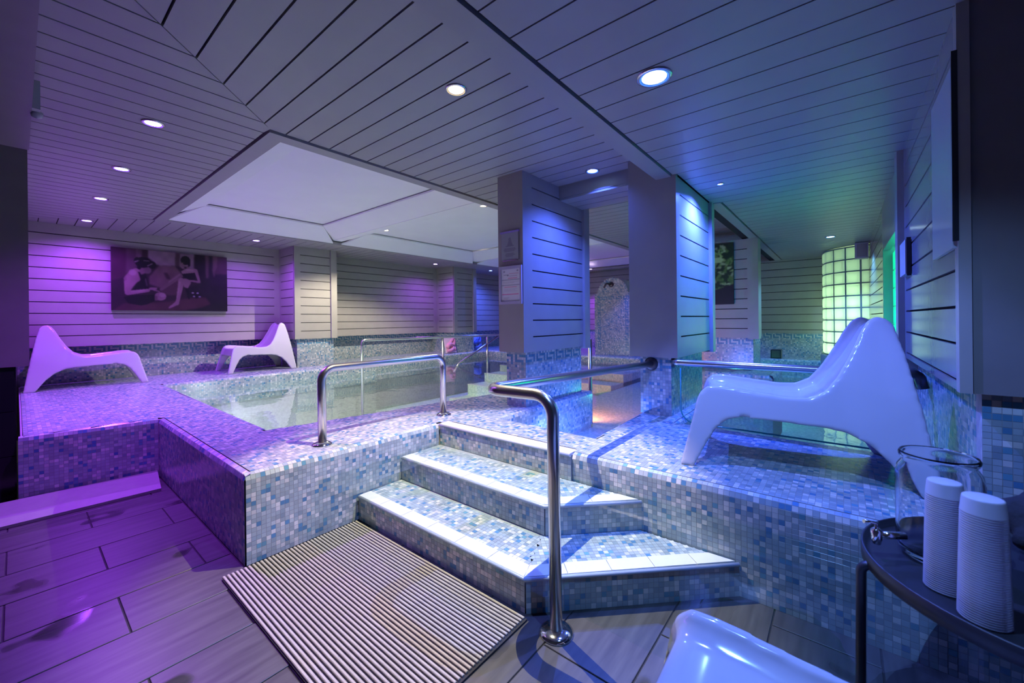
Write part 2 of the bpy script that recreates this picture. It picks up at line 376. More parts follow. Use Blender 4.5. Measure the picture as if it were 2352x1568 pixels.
# flat trim around the coffer, its sloping sides and cross beams
trim=struct('trim_1','flat pale trim boards framing the big ceiling coffer','trim')
CX1=8.8
for poly in ([(1.0,2.74),(CX1+.1,2.74),(CX1,2.84),(1.10,2.84)],[(1.0,6.08),(1.10,5.98),(CX1,5.98),(CX1+.1,6.08)],
             [(1.0,2.74),(1.10,2.84),(1.10,5.98),(1.0,6.08)],[(CX1+.1,2.74),(CX1+.1,6.08),(CX1,5.98),(CX1,2.84)]):
    MB().prism(poly,CZ-.012,CZ+.03).build('trim_board',CEIL,trim)
coffer=struct('ceiling_coffer','white recessed ceiling coffer above the main pool with sloping sides','ceiling coffer')
def coffer_bay(x0,x1,zb):
    y0,y1=2.84,5.98; s=.29; zt=2.495
    q=lambda vs: MB().add(vs,[(0,1,2,3),(7,6,5,4),(0,4,5,1),(1,5,6,2),(2,6,7,3),(3,7,4,0)])
    def slab(p,up_=.02): return q([*p,*[(a,b,c+up_) for a,b,c in p]])
    sx=s*(zt-zb)/(zt-CZ)
    slab([(x0,y0,zb),(x0,y1,zb),(x0+s,y1-s,zt),(x0+s,y0+s,zt)]).build('sloping_side',WHITE,coffer)
    slab([(x1,y1,zb),(x1,y0,zb),(x1-s,y0+s,zt),(x1-s,y1-s,zt)]).build('sloping_side',WHITE,coffer)
    slab([(x1,y0,CZ+.0),(x0,y0,CZ+.0),(x0+s,y0+s,zt),(x1-s,y0+s,zt)]).build('sloping_side',WHITE,coffer)
    slab([(x0,y1,CZ),(x1,y1,CZ),(x1-s,y1-s,zt),(x0+s,y1-s,zt)]).build('sloping_side',WHITE,coffer)
    MB().box(x0+s-.12,x1-s+.12,y0+s-.12,y1-s+.12,zt+.03,zt+.06).build('coffer_panel',WHITE,coffer)
bays=[(1.10,3.05),(3.18,6.05),(6.18,8.80)]
for k,(a,b) in enumerate(bays): coffer_bay(a,b,CZ+.05)
for a,b in ((3.05,3.18),(6.05,6.18)): MB().box(a,b,2.84,5.98,CZ+.045,CZ+.10).build('cross_beam',WHITE,coffer)
MB().box(.9,9.0,2.7,6.1,2.60,2.62).build('coffer_lid',WHITE,coffer)
for bx in ((.98,1.0,2.74,6.08),(CX1+.1,CX1+.12,2.74,6.08)): MB().box(*bx,CZ+.03,2.6).build('coffer_side',WHITE,coffer)
for bx in ((.98,CX1+.12,2.72,2.74),(.98,CX1+.12,6.08,6.1)): MB().box(*bx,CZ+.03,2.6).build('coffer_side',WHITE,coffer)
# lower ceiling on the right, with its edge beam
ceil2=struct('ceiling_right','lower boarded ceiling on the right with wide boards and a dark edge gap','ceiling')
MB().box(-1.7,9.4,-1.7,1.0,RZ+.016,RZ+.05).build('backing_panel',GAP,ceil2)
x=1.135*.849-.164*16
while x<9.3:
    y1=.915 if x<2.8 else (.885 if x<3.9 else .80)
    MB().box(x+.0035,x+.164-.0035,-1.65,y1,RZ,RZ+.016).build('ceiling_board',CEIL,ceil2)
    x+=.164
beam=struct('trim_2','long pale ceiling edge beam running to the second pillar','ceiling beam')
MB().box(-1.7,2.95,.932,1.04,RZ-.004,CZ+.016).build('beam_board',CEIL,beam)
MB().box(3.9,9.3,.815,.905,RZ-.004,CZ+.016).build('beam_board',CEIL,beam)
MB().box(3.94,9.3,.906,1.038,CZ,CZ+.016).build('beam_board',CEIL,beam)
# dropped box beam between the pillars
bb=struct('trim_3','boarded box beam dropped between the two blue lit pillars','ceiling beam')
MB().box(3.09,3.5,1.25,1.96,2.224,CZ).build('beam_core',CEIL,bb)
for i in range(3): MB().box(3.09+.137*i+.004,3.09+.137*(i+1)-.004,1.255,1.955,2.205,2.222).build('ceiling_board',CEIL,bb)
# dropped soffit by the camera on the left
sof=struct('trim_4','dark lowered ceiling box at the left edge of the room','ceiling soffit')
MB().box(-1.65,.052,1.3,3.64,RZ,CZ-.002).build('soffit_box',DARKP,sof)

# ------------------------------------------------------------------ pool deck
deck=struct('pool_deck','raised pool deck clad in blue grey and white mosaic','pool deck')
M_POLY=[(.0,4.05),(.665,3.97),(.672,2.165),(1.846,2.165),(1.846,1.115),(1.86,1.11),(1.86,-1.6),(2.85,-1.6),(2.85,.86),(3.95,.86),(3.95,1.225),(2.2,1.165),(2.22,1.93),(3.62,1.93),(3.62,2.5),(3.02,2.62),(1.06,2.97),(1.09,6.2),(3.9,6.2),(3.9,6.45),(9.3,6.45),(9.3,7.44),(0,7.44)]
def inset(poly,d):
    A=sum(a[0]*b[1]-b[0]*a[1] for a,b in zip(poly,poly[1:]+poly[:1])); sgn=1 if A>0 else -1; out=[]
    n=len(poly)
    for i in range(n):
        p0,p1,p2=Vector(poly[i-1]),Vector(poly[i]),Vector(poly[(i+1)%n]); d1=(p1-p0).normalized(); d2=(p2-p1).normalized()
        n1=Vector((-d1.y,d1.x))*sgn; n2=Vector((-d2.y,d2.x))*sgn; bis=n1+n2; bis=bis/bis.length
        out.append(tuple(p1+bis*d/max(.3,bis.dot(n1))))
    return out
core=MB()
ip=inset(M_POLY,.010)
n=len(ip)
core.add([(x,y,-.5) for x,y in ip]+[(x,y,DZ-.010) for x,y in ip],[(k,(k+1)%n,n+(k+1)%n,n+k) if sum(a[0]*b[1]-b[0]*a[1] for a,b in zip(ip,ip[1:]+ip[:1]))>0 else (n+k,n+(k+1)%n,(k+1)%n,k) for k in range(n)])
core.f.append(tuple(range(n,2*n)))
co=core.build('deck_core',GROUT,deck)
import bmesh
bm=bmesh.new(); bm.from_mesh(co.data); bmesh.ops.triangulate(bm,faces=[f for f in bm.faces if len(f.verts)>4]); bmesh.ops.recalc_face_normals(bm,faces=bm.faces); bm.to_mesh(co.data); bm.free()
mo=Mosaic()
top_in=inset(M_POLY,.028)
tm=in_poly(top_in)
def keep_top(C):
    return tm(C) & ~((C[:,0]>1.75)&(C[:,0]<1.935)&(C[:,1]>1.12)&(C[:,1]<2.14))
mo.sheet((0,-1.6,DZ),(1,0,0),(0,1,0),9.3,9.04,mask=keep_top)
edge_strip(mo,(.665,3.97),(0,4.05),(-.119,-.993),0,DZ)
edge_strip(mo,(.667,2.17),(.667,3.97),(-1,0),0,DZ)
edge_strip(mo,(.672,2.165),(1.84,2.165),(0,-1),0,DZ)
edge_strip(mo,(1.86,-1.6),(1.86,1.115),(-1,0),0,DZ)
edge_strip(mo,(2.2,1.93),(3.62,1.93),(0,-1),.1,DZ)
edge_strip(mo,(1.09,6.2),(3.9,6.2),(0,-1),.1,DZ)
edge_strip(mo,(3.9,6.45),(9.3,6.45),(0,-1),.1,DZ)
# quarter-round pool edges seen from above
for a,b,nn in (((1.06,2.97),(1.09,6.2),(1,0)),((1.06,2.97),(3.02,2.62),(.176,.984)),((2.2,1.165),(2.22,1.93),(1,0)),((2.85,-.36),(2.85,.86),(1,0)),((3.95,1.225),(2.2,1.165),(-.034,.999)),((3.9,6.2),(3.9,6.45),(1,0)),((3.62,1.93),(3.62,2.5),(1,0)),((2.8,.86),(3.95,.86),(0,-1))):
    edge_strip(mo,a,b,nn,.22,DZ)
mo.build(deck,singles=300)
# far deck round the shower and the bench by the back walls
deck2=struct('pool_ledge','mosaic ledge at the far end of the pool below the shower wall','pool ledge')
mo=Mosaic()
for x0,x1,y0,y1,zt in ((7.05,9.3,1.5,6.45,DZ),(7.95,9.3,-.5,1.5,.45)):
    MB().box(x0+.01,x1,y0+.01,y1-.01,-.5,zt-.01).build('ledge_core',GROUT,deck2)
    mo.sheet((x0+.03,y0+.03,zt),(1,0,0),(0,1,0),x1-x0-.03,y1-y0-.03)
    edge_strip(mo,(x0,y0),(x0,y1),(-1,0),.1,zt)
mo.build(deck2)
bench=thing('pool_bench',(6.05,1.1,0),'rounded mosaic bench block lit green at the foot of the far pillar','bench')
MB().cbox(5.56,6.49,.63,1.69,-.4,.452,.04).build('bench_core',GROUT,bench)
mo=Mosaic(); mo.sheet((5.6,.67,.46),(1,0,0),(0,1,0),.85,.98)
edge_strip(mo,(5.55,.66),(5.55,1.7),(-1,0),.1,.46,r=.04); edge_strip(mo,(5.59,.62),(6.46,.62),(0,-1),.1,.46,r=.04); edge_strip(mo,(6.5,.66),(6.5,1.7),(1,0),.1,.46,r=.04)
mo.build(bench)
# basin and water
basin=struct('pool_basin','pale green tiled pool basin under the water','pool basin')
MB().box(-.2,9.4,-1.7,7.4,-.55,-.45).build('basin_floor',POOLT,basin)
MB().prism([(1.03,2.93),(1.07,2.93),(1.10,6.24),(1.03,6.24)],-.45,.25).build('basin_wall',POOLT,basin)
MB().box(2.0,7.06,1.24,2.68,-.45,.06).build('basin_shelf',POOLT,basin)
for k,(xs,zs) in enumerate(((4.75,-.22),(5.2,-.03),(5.65,.12),(6.1,.24))):
    MB().box(xs,7.06,2.7,5.3,-.45,zs).build('pool_step',POOLT,basin)
    MB().box(xs-.005,xs+.09,2.7,5.3,zs,zs+.012).build('step_edge',NOSE,basin)
wat=MB(); wat.add([(1.0,-1.65,WZ),(9.35,-1.65,WZ),(9.35,7.3,WZ),(1.0,7.3,WZ)],[(0,1,2,3)])
w=tag(wat.build('pool_water',WATER),'still clear pool water with soft reflections between the mosaic decks','water',kind='structure')

# ------------------------------------------------------------------ entry steps
R=DZ/3
steps=thing('pool_steps',(1.5,1.3,0),'three mosaic steps with white nosing tiles and an angled corner','steps')
mo=Mosaic()
s45=math.sqrt(.5)
def step(xn,yc,zt,last=False):
    """nosing line at x=xn from the block (y=2.16) to the corner (xn,yc), then at 45 degrees to the right hand wall"""
    xw=1.855; ye=yc-(xw-xn); nz=.016; nw=.085; c=(xn,yc); e=(xw,ye)
    rec=.012
    core=[(xn+rec+.01,2.16),(xn+rec+.01,yc+.004),(xw,ye+.02),(1.9,ye+.02),(1.9,2.16)]
    MB().prism(core,0,zt-nz-.001).build('step_core',GROUT,steps)
    yb_=yc+.035; MB().prism([(xn+nw,2.158),(xn+nw,yb_),(1.852,yb_-(1.852-xn-nw)),(1.852,2.158)],zt-.03,zt-.0026).build('tread_bed',GROUT,steps)
    # riser faces
    z0=zt-R
    mo.sheet((xn+rec,2.16,z0),(0,-1,0),(0,0,1),2.16-yc-.003,R-nz)
    L45=(xw-xn)*math.sqrt(2)
    mo.sheet((xn+rec,yc-.003,z0),(s45,-s45,0),(0,0,1),L45-rec,R-nz)
    # nosing tiles
    k=math.tan(math.radians(22.5))*nw
    def nose(poly,front):
        MB().prism(poly,zt-nz,zt).build('nosing_tile',NOSE,steps)
    L=2.155-yc; nt_=max(1,round(L/.197)); w_=L/nt_
    for i in range(nt_):
        ya=2.155-i*w_-.0012; yb=2.155-(i+1)*w_+.0012
        if i==nt_-1: nose([(xn+.012,ya),(xn+nw,ya),(xn+nw,yc+k*.0+.034),(xn+.012,yc+.004)],1)
        else: nose([(xn+.012,ya),(xn+nw,ya),(xn+nw,yb),(xn+.012,yb)],1)
    MB().tube([(xn+.010,2.155,zt-.009),(xn+.010,yc,zt-.009),(xw-.004,ye+.004,zt-.009)],.0088,10).build('bullnose_edge',NOSEB,steps,smooth=True)
    nt2=max(1,round(L45/.197)); w2=L45/nt2
    P=lambda t,o:(c[0]+s45*t+s45*o,c[1]-s45*t+s45*o)
    for i in range(nt2):
        ta=i*w2+.0012; tb=(i+1)*w2-.0012
        pa=P(ta,.012); pb=P(tb,.012); pc=P(tb,nw); pd=P(ta,nw)
        if i==0: pd=(xn+nw,yc+.032); pa=P(.004,.012)
        if i==nt2-1:
            pb=P(tb-.015,.012); pc=(1.85,pb[1]+.10) if P(tb,nw)[0]>1.85 else P(tb,nw)
        nose([pa,pb,pc,pd],1)
    # tread mosaic behind the nosing
    def tm_(C): 
        return (C[:,1]>yc+.03)
    ln=.205 if not last else 0
    if ln:
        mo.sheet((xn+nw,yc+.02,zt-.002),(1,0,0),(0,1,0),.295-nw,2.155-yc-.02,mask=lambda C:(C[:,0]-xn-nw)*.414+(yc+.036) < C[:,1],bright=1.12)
        p0=P(0,nw)
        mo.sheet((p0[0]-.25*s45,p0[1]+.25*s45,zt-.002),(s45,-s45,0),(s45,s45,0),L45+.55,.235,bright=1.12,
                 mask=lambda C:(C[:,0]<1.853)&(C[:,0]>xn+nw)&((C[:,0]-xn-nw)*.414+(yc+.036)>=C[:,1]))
step(1.225,.957,R); step(1.52,1.067,2*R)
# top nosing on the deck edge
zt=DZ
mo.sheet((1.848,2.16,2*R),(0,-1,0),(0,0,1),2.16-1.115,R-.016)
for i in range(5):
    ya=2.16-i*.208; MB().box(1.842,1.925,ya-.2068,ya-.0012,zt-.015,zt+.001).build('nosing_tile',NOSE,steps)
MB().tube([(1.845,2.16,zt-.008),(1.845,1.117,zt-.008)],.0088,10).build('bullnose_edge',NOSEB,steps,smooth=True)
mo.build(steps,singles=300)
# long pale threshold wedge at the left deck wall
wd=thing('threshold_ramp',(.1,3.8,0),'long pale low ramp strip lying along the left deck wall','ramp')
q=MB().add([(-.40,3.64,.001),(.615,3.60,.001),(.655,3.955,.001),(-.36,4.02,.001),(-.40,3.64,.018),(.615,3.60,.018),(.655,3.955,.05),(-.36,4.02,.05)],[(3,2,1,0),(4,5,6,7),(0,1,5,4),(1,2,6,5),(2,3,7,6),(3,0,4,7)])
q.build('ramp_board',mat('ramp_tile',(.34,.33,.32),rough=.35,noise=.05),wd)

# ------------------------------------------------------------------ walls
def base_band(mo,a,b,n,z0,z1,frieze=1,poff=0):
    a=np.array(a); b=np.array(b); d=b-a; L=np.linalg.norm(d); d=d/L
    if np.array((d[1],-d[0]))@np.array(n)<0: a,b=b,a; d=-d
    mo.sheet((a[0],a[1],z0),(d[0],d[1],0),(0,0,1),L,z1-z0,frieze=frieze,poff=poff)
PZ=.875
wb=struct('wall_back','far left wall with horizontal grey boards above a mosaic base','wall')
cladding(wb,(.0,7.17),(2.76,7.17),(0,-1),PZ,CZ,GR,0,.10)
cladding(wb,(3.41,7.17),(6.08,7.17),(0,-1),PZ,CZ,GR,.03,.10)
cladding(wb,(6.75,7.17),(9.3,7.17),(0,-1),PZ,CZ,GR,.03,.05)
MB().box(-.1,9.4,7.42,7.5,-.2,CZ+.05).build('wall_core',GROUT,wb)
MB().box(-.1,9.4,7.222,7.42,PZ,PZ+.03).build('base_soffit',PAINT,wb)
mo=Mosaic()
for a,b in (((0,7.40),(2.84,7.40)),((3.36,7.40),(6.2,7.40)),((6.68,7.40),(9.3,7.40))): base_band(mo,a,b,(0,-1),DZ,PZ)
mo.build(wb)
def pilaster(name,label,x0,x1,y0,post):
    p=struct(name,label,'pilaster',((x0+x1)/2,y0,0))
    cladding(p,(x0,7.17),(x0,y0+.02),(-1,0),PZ,CZ-.001,[2.20-.1335*i for i in range(10)],.05,.04,back=.03)
    cladding(p,(x0,y0),(x1-.10,y0),(0,-1),PZ,CZ-.001,[2.20-.1335*i for i in range(10)],.09,.0,back=.03)
    MB().box(x1-.10,x1,y0-.028,y0+.06,PZ-.004,CZ-.001).build('corner_post',PAINT,p)
    MB().box(x0+.03,x1-.02,y0+.03,7.17,PZ,CZ-.001).build('pilaster_core',DARKP,p)
    MB().box(x0+.06,x1-.04,y0+.06,7.42,DZ-.02,PZ).build('pilaster_core',GROUT,p)
    mo=Mosaic(); base_band(mo,(x0+.05,y0+.05),(x1-.03,y0+.05),(0,-1),DZ,PZ); base_band(mo,(x0+.05,y0+.05),(x0+.05,7.4),(-1,0),DZ,PZ); base_band(mo,(x1-.03,y0+.05),(x1-.03,7.4),(1,0),DZ,PZ); mo.build(p)
pilaster('pilaster','boarded wall pilaster beside the second white chair, warm lit on its front',2.74,3.41,6.60,0)
pilaster('pilaster','boarded wall pilaster in the far corner beside the pink panel',6.08,6.75,6.59,0)
we=struct('wall_far','far end wall with horizontal boards behind the arched shower wall','wall')
cladding(we,(9.3,7.2),(9.3,.9),(-1,0),PZ,CZ,GR,.05,.05)
MB().box(9.34,9.45,-.6,7.3,-.2,CZ+.05).build('wall_core',GROUT,we)
mo=Mosaic(); base_band(mo,(9.33,1.2),(9.33,7.2),(-1,0),DZ,PZ); mo.build(we)
# wall behind the glass block cabin
wr=struct('wall_right_far','boarded wall left of the curved glass block cabin','wall')
cladding(wr,(8.52,1.25),(8.52,.10),(-1,0),.86,RZ,[2.115-.133*i for i in range(10)],.03,.12)
MB().box(8.57,8.7,-.6,1.3,-.2,RZ).build('wall_core',GROUT,wr)
mo=Mosaic(); base_band(mo,(8.55,-.4),(8.55,1.25),(-1,0),.45,.86); mo.build(wr)
# right wall
WY=-.30
wright=struct('wall_right','glossy blue lit boarded wall along the right side','wall')
GRR=[2.03-.1235*i for i in range(10)]
cladding(wright,(1.95,WY),(3.42,WY),(0,1),.885,RZ,GRR,.035,.06,m=GLOSSP)
MB().box(3.42,3.56,WY-.10,WY+.03,.80,RZ).build('corner_post',PAINT,wright)
cladding(wright,(5.08,WY),(7.50,WY),(0,1),.885,RZ,GRR,.05,.05,m=GLOSSP)
MB().box(3.56,5.08,WY-.05,WY,1.74,RZ).build('lintel_board',PAINT,wright)
MB().box(3.56,5.08,WY-.05,WY,.55,.90).build('sill_board',PAINT,wright)
MB().box(5.03,5.08,WY-.12,WY,.80,1.76).build('jamb_board',PAINT,wright)
MB().box(1.98,7.6,-.46,-.37,-.3,.885).build('wall_core',GROUT,wright)
MB().box(1.98,3.5,-.46,-.345,.885,RZ).build('wall_core',GROUT,wright)
MB().box(5.1,7.6,-.46,-.345,.885,RZ).build('wall_core',GROUT,wright)
mo=Mosaic(); base_band(mo,(1.98,-.355),(7.5,-.355),(0,1),DZ-.15,.885); mo.build(wright)
win=struct('window_1','teal backlit glass block window in the right wall','window')
for r_ in range(5):
    for c_ in range(9):
        MB().cbox(3.575+.163*c_,3.575+.163*c_+.158,-.40,-.365,.905+.163*r_,.905+.163*r_+.158,.006).build('glass_block',TBLOCK,win)
MB().box(3.5,5.2,-.80,-.78,.8,1.9).build('light_box_back',WHITE,win)
for bx in ((3.5,5.2,-.8,-.41,.78,.80),(3.5,5.2,-.8,-.41,1.88,1.9),(3.48,3.5,-.8,-.41,.78,1.9),(5.2,5.22,-.8,-.41,.78,1.9)): MB().box(*bx).build('light_box_side',WHITE,win)
# near right wall end (dark), the base below it carries the key frieze
wn=struct('wall_right_near','dark taupe wall end filling the right edge of the picture','wall')
MB().box(1.942,2.06,-1.65,-.326,.885,RZ).build('wall_panel',DARKP,wn)
MB().box(1.936,1.985,-.325,-.296,.885,RZ).build('corner_post',PAINT,wright)
MB().box(1.978,2.06,-1.65,-.352,DZ-.02,.885).build('wall_core',GROUT,wn)
mo=Mosaic(); base_band(mo,(1.975,-1.6),(1.975,-.350),(-1,0),DZ,.885); mo.build(wn)
# left wall end
wl=struct('wall_left','dark grey wall panel at the left edge with black tiles below','wall')
MB().box(-1.65,.052,4.15,4.24,.868,CZ-.002).build('wall_panel',DARKP,wl)
for i in range(3):
    for j in range(3): MB().cbox(-1.6+.53*j+.002,-1.6+.53*(j+1)-.002,4.17,4.2,.0+.289*i+.002,.289*(i+1)-.002,.002).build('wall_tile',BLACKT,wl)
MB().box(-1.65,-.005,4.2,4.26,0,.868).build('wall_core',BLACKT,wl)
MB().box(-.08,-.012,4.25,7.3,0,CZ).build('wall_core',PAINT,wl)
wk=struct('wall_rear','plain wall behind the viewer','wall')
MB().box(-1.75,-1.66,-1.7,4.2,0,CZ+.05).build('wall_panel',BACKW,wk)
MB().box(-1.75,2.1,-1.75,-1.66,0,CZ+.05).build('wall_panel',BACKW,wk)

# ------------------------------------------------------------------ pillars
p1=struct('pillar','free standing boarded pillar with notices, left of the handrail','pillar',(3.05,2.1,0))
MB().box(2.55,2.62,1.96,2.22,PZ,CZ-.001).build('front_panel',PAINT,p1)
cladding(p1,(2.62,1.96),(3.50,1.96),(0,-1),PZ,CZ-.001,[2.221-.1358*i for i in range(10)],.055,0,back=.04)
MB().box(3.50,3.60,1.935,2.24,PZ-.02,CZ-.001).build('corner_post',PAINT,p1)
MB().box(2.62,3.50,2.0,2.22,PZ,CZ-.001).build('pillar_core',PAINT,p1)
MB().box(2.62,3.5,2.0,2.18,DZ-.02,PZ).build('pillar_base_core',GROUT,p1)
mo=Mosaic(); base_band(mo,(2.61,1.99),(3.51,1.99),(0,-1),DZ,PZ); base_band(mo,(2.61,1.99),(2.61,2.19),(-1,0),DZ,PZ,poff=3); base_band(mo,(2.61,2.19),(3.51,2.19),(0,1),DZ,PZ); mo.build(p1)
p2=struct('pillar','boarded pillar at the end of the handrail with a bright blue side','pillar',(3.4,1.07,0))
MB().box(2.95,2.99,.90,1.25,.855,CZ-.001).build('front_panel',PAINT,p2)
cladding(p2,(2.99,.90),(3.85,.90),(0,-1),.857,RZ,[2.031-.1465*i for i in range(8)],.045,0,back=.03)
MB().box(3.85,3.94,.872,1.27,.84,RZ).build('corner_post',PAINT,p2)
MB().box(2.99,3.85,.93,1.25,.857,CZ-.001).build('pillar_core',PAINT,p2)
MB().box(3.01,3.82,.97,1.18,DZ-.02,.857).build('pillar_base_core',GROUT,p2)
mo=Mosaic(); base_band(mo,(3.0,.96),(3.83,.96),(0,-1),DZ,.857); base_band(mo,(3.0,.96),(3.0,1.19),(-1,0),DZ,.857); base_band(mo,(3.0,1.19),(3.83,1.19),(0,1),DZ,.857); mo.build(p2)
p3=struct('pillar','far boarded pillar with the green leaf picture','pillar',(6.2,1.3,0))
cladding(p3,(5.93,1.75),(5.93,.93),(-1,0),PZ,RZ,[2.15-.128*i for i in range(11)],.05,0)
MB().box(5.91,6.12,.81,.93,PZ-.01,RZ).build('corner_post',PAINT,p3)
MB().box(5.98,6.6,.87,1.75,PZ,RZ).build('pillar_core',PAINT,p3)
MB().box(6.0,6.55,.89,1.73,.463,PZ).build('pillar_base_core',GROUT,p3)
mo=Mosaic(); base_band(mo,(5.97,.88),(5.97,1.75),(-1,0),.463,PZ); base_band(mo,(5.97,.88),(6.55,.88),(0,-1),.463,PZ); mo.build(p3)

# ------------------------------------------------------------------ arched shower wall
sw=thing('shower_wall',(7.5,3.47,DZ),'arched mosaic shower wall with key border and a spout','shower wall')
yc=3.46; hw=.385; rr=.315; zs=1.64
out=[(yc-hw,DZ),(yc+hw,DZ),(yc+hw,zs),(yc+rr,zs)]+[(yc+rr*math.cos(a),zs+rr*.95*math.sin(a)) for a in np.linspace(.08,math.pi-.08,22)]+[(yc-rr,zs),(yc-hw,zs)]
n=len(out); b=MB(); b.add([(7.355,y,z) for y,z in out]+[(7.75,y,z) for y,z in out],[tuple(range(n-1,-1,-1)),tuple(range(n,2*n))]+[(k,(k+1)%n,n+(k+1)%n,n+k) for k in range(n)])
o=b.build('wall_body',GROUT,sw)
bm=bmesh.new(); bm.from_mesh(o.data); bmesh.ops.triangulate(bm,faces=[f for f in bm.faces if len(f.verts)>4]); bmesh.ops.recalc_face_normals(bm,faces=bm.faces); bm.to_mesh(o.data); bm.free()
mo=Mosaic()
op=in_poly([(y,z) for y,z in out])
def kb(C): return op(np.stack([C[:,1],C[:,2]],1))
mo.sheet((7.35,yc+hw,DZ),(0,-1,0),(0,0,1),2*hw,1.52,mask=kb)
# key border: recolour tiles near the borders
Y=mo.c[0][:,1]; Z=mo.c[0][:,2]; cc=mo.col[0]
ri=np.floor((zs-.05-Z)/PI_).astype(int); ci=np.floor((yc+hw-Y)/PI_).astype(int)
for row in range(3):
    pat=np.array([ch=='B' for ch in MEANDER[row]])
    h=(ri==row)&(ci>2)&(ci<34)&pat[ci%7]; cc[h]=MBLUE
    for c0 in (3,30):
        h=(ci==c0+row)&(ri>2)&(ri<50)&pat[ri%7]; cc[h]=MBLUE
mo.sheet((7.36,yc-hw,DZ),(1,0,0),(0,0,1),.38,zs-DZ); mo.sheet((7.74,yc+hw,DZ),(-1,0,0),(0,0,1),.38,zs-DZ)
mo.build(sw)
MB().lathe([(.0,-.0),(.05,-.0),(.05,-.015),(.03,-.03),(.0,-.03)],(7.345,yc+.02,zs+.17),20,'x').build('wall_flange',DKSTEEL,sw,True)
MB().tube(fillet([(7.34,yc+.02,zs+.17),(7.20,yc+.06,zs+.19),(7.17,yc+.09,zs+.10)],.05),.018,10).build('spout',DKSTEEL,sw,True)

# ------------------------------------------------------------------ curved glass block cabin
gb=struct('window_2','curved yellow green backlit wall of square glass blocks','glass block wall')
GC=(8.03,-.37); GR_=.60; cols=11; gz0=.57; gz1=2.128; rowsn=9; gh=(gz1-gz0)/rowsn
a0=math.radians(5); a1=math.radians(200)
for j in range(rowsn):
    for i in range(cols):
        t0=a0+(a1-a0)*i/cols; t1=a0+(a1-a0)*(i+1)/cols; e=.019; z0=gz0+gh*j+.009; z1=gz0+gh*(j+1)-.009
        ro,rin=GR_,GR_-.07; b=MB(); vs=[]
        for r_,ins in ((ro-.012,0),(ro,.018),(rin,0)):
            for (ta,za) in ((t0+e+ins/ro,z0+ins),(t1-e-ins/ro,z0+ins),(t1-e-ins/ro,z1-ins),(t0+e+ins/ro,z1-ins)):
                vs.append((GC[0]+r_*math.cos(ta),GC[1]+r_*math.sin(ta),za))
        b.add(vs,[(4,5,6,7)]+[(k,(k+1)%4,4+(k+1)%4,4+k) for k in range(4)]+[(8+k,8+(k+1)%4,(k+1)%4,k) for k in range(4)]+[(11,10,9,8)])
        b.build('glass_block',GBLOCK,gb)
# mortar grid
JM=mat('joint_mortar',(.18,.24,.25),rough=.6)
b=MB()
for j in range(rowsn+1):
    z=gz0+gh*j; ts=np.linspace(a0,a1,40)
    for q in range(39):
        A,B=ts[q],ts[q+1]; ro,rin=GR_-.016,GR_-.06
        vs=[(GC[0]+r_*math.cos(t),GC[1]+r_*math.sin(t),zz) for t in (A,B) for r_ in (rin,ro) for zz in (z-.009,z+.009)]
        b.add(vs,[(2,3,7,6),(0,4,5,1),(1,5,7,3),(0,2,6,4)])
for i in range(cols+1):
    t=a0+(a1-a0)*i/cols; e=.019; ro,rin=GR_-.016,GR_-.06
    vs=[(GC[0]+r_*math.cos(t+s_),GC[1]+r_*math.sin(t+s_),z) for z in (gz0,gz1) for r_,s_ in ((rin,-e),(ro,-e),(ro,e),(rin,e))]
    b.add(vs,[(0,1,5,4),(1,2,6,5),(2,3,7,6),(3,0,4,7)])
b.build('mortar_joints',JM,gb)
mo_b=MB().lathe([(GR_+.03,-.2),(GR_+.03,gz0-.02),(GR_-.07,gz0-.005),(GR_-.10,gz0-.02),(GR_-.1,-.2)],(GC[0],GC[1],0),40).build('curved_curb',GROUT,gb,True)

# ------------------------------------------------------------------ lamps in the ceiling
def downlight(x,y,z,key,label,group,energy,color,size=110,blend=.35,r=.048,lamp_r=.0,drop=.002,aim=None):
    t=thing('downlight',(x,y,z),label,'downlight',group)
    MB().lathe([(r*.80,-.002),(r*.86,-.006),(r*1.0,-.008),(r*1.12,-.006),(r*1.16,0),(r*1.16,.004),(r*.8,.004)],(x,y,z),28,'z',False).build('trim_ring',STEEL,t,True)
    MB().lathe([(0,-.0065),(r*.5,-.006),(r*.80,-.004),(r*.80,.0)],(x,y,z),24,'z',False).build('lens',LENS[key],t)
    MB().lathe([(r*.80,-.0035),(r*.90,-.0065),(r*.95,-.0082),(r*.86,-.0064)],(x,y,z),28,'z',False).build('glow_ring',RING[key],t)
    L=bpy.data.lights.new('spot','SPOT'); L.energy=energy; L.color=color; L.spot_size=math.radians(size); L.spot_blend=blend; L.shadow_soft_size=lamp_r
    o=bpy.data.objects.new('lamp',L); COL.objects.link(o); o.parent=t; o.location=(0,0,-drop-.01)
    if aim: o.rotation_euler=Vector(aim).to_track_quat('-Z','Y').to_euler()
    return t
PU='purple downlights over the left deck'
downlight(.52,3.16,CZ,'p','purple downlight in the left ceiling, nearest to the coffer corner',PU,200,PURPLE,size=125,blend=1)
downlight(.515,4.27,CZ,'p','purple downlight in the left ceiling, second in the row from the front',PU,200,PURPLE,size=150,blend=1)
downlight(.51,5.42,CZ,'p','purple downlight in the left ceiling, third in the row from the front',PU,190,PURPLE,size=150,blend=1)
downlight(.515,6.69,CZ,'p','purple downlight in the left ceiling above the left white chair, last in the row',PU,170,PURPLE,size=150,blend=1)
downlight(2.2,6.555,CZ,'p','purple downlight above the picture of two women',PU,110,PURPLE,size=150,blend=1)
downlight(5.55,6.58,CZ,'p','violet downlight above the far boarded wall by the corner pilaster','far downlights',80,PURPLE,size=150,blend=1)
downlight(7.18,6.5,CZ,'b','blue downlight in the far left corner ceiling','far downlights',260,BLUE,size=150,blend=1)
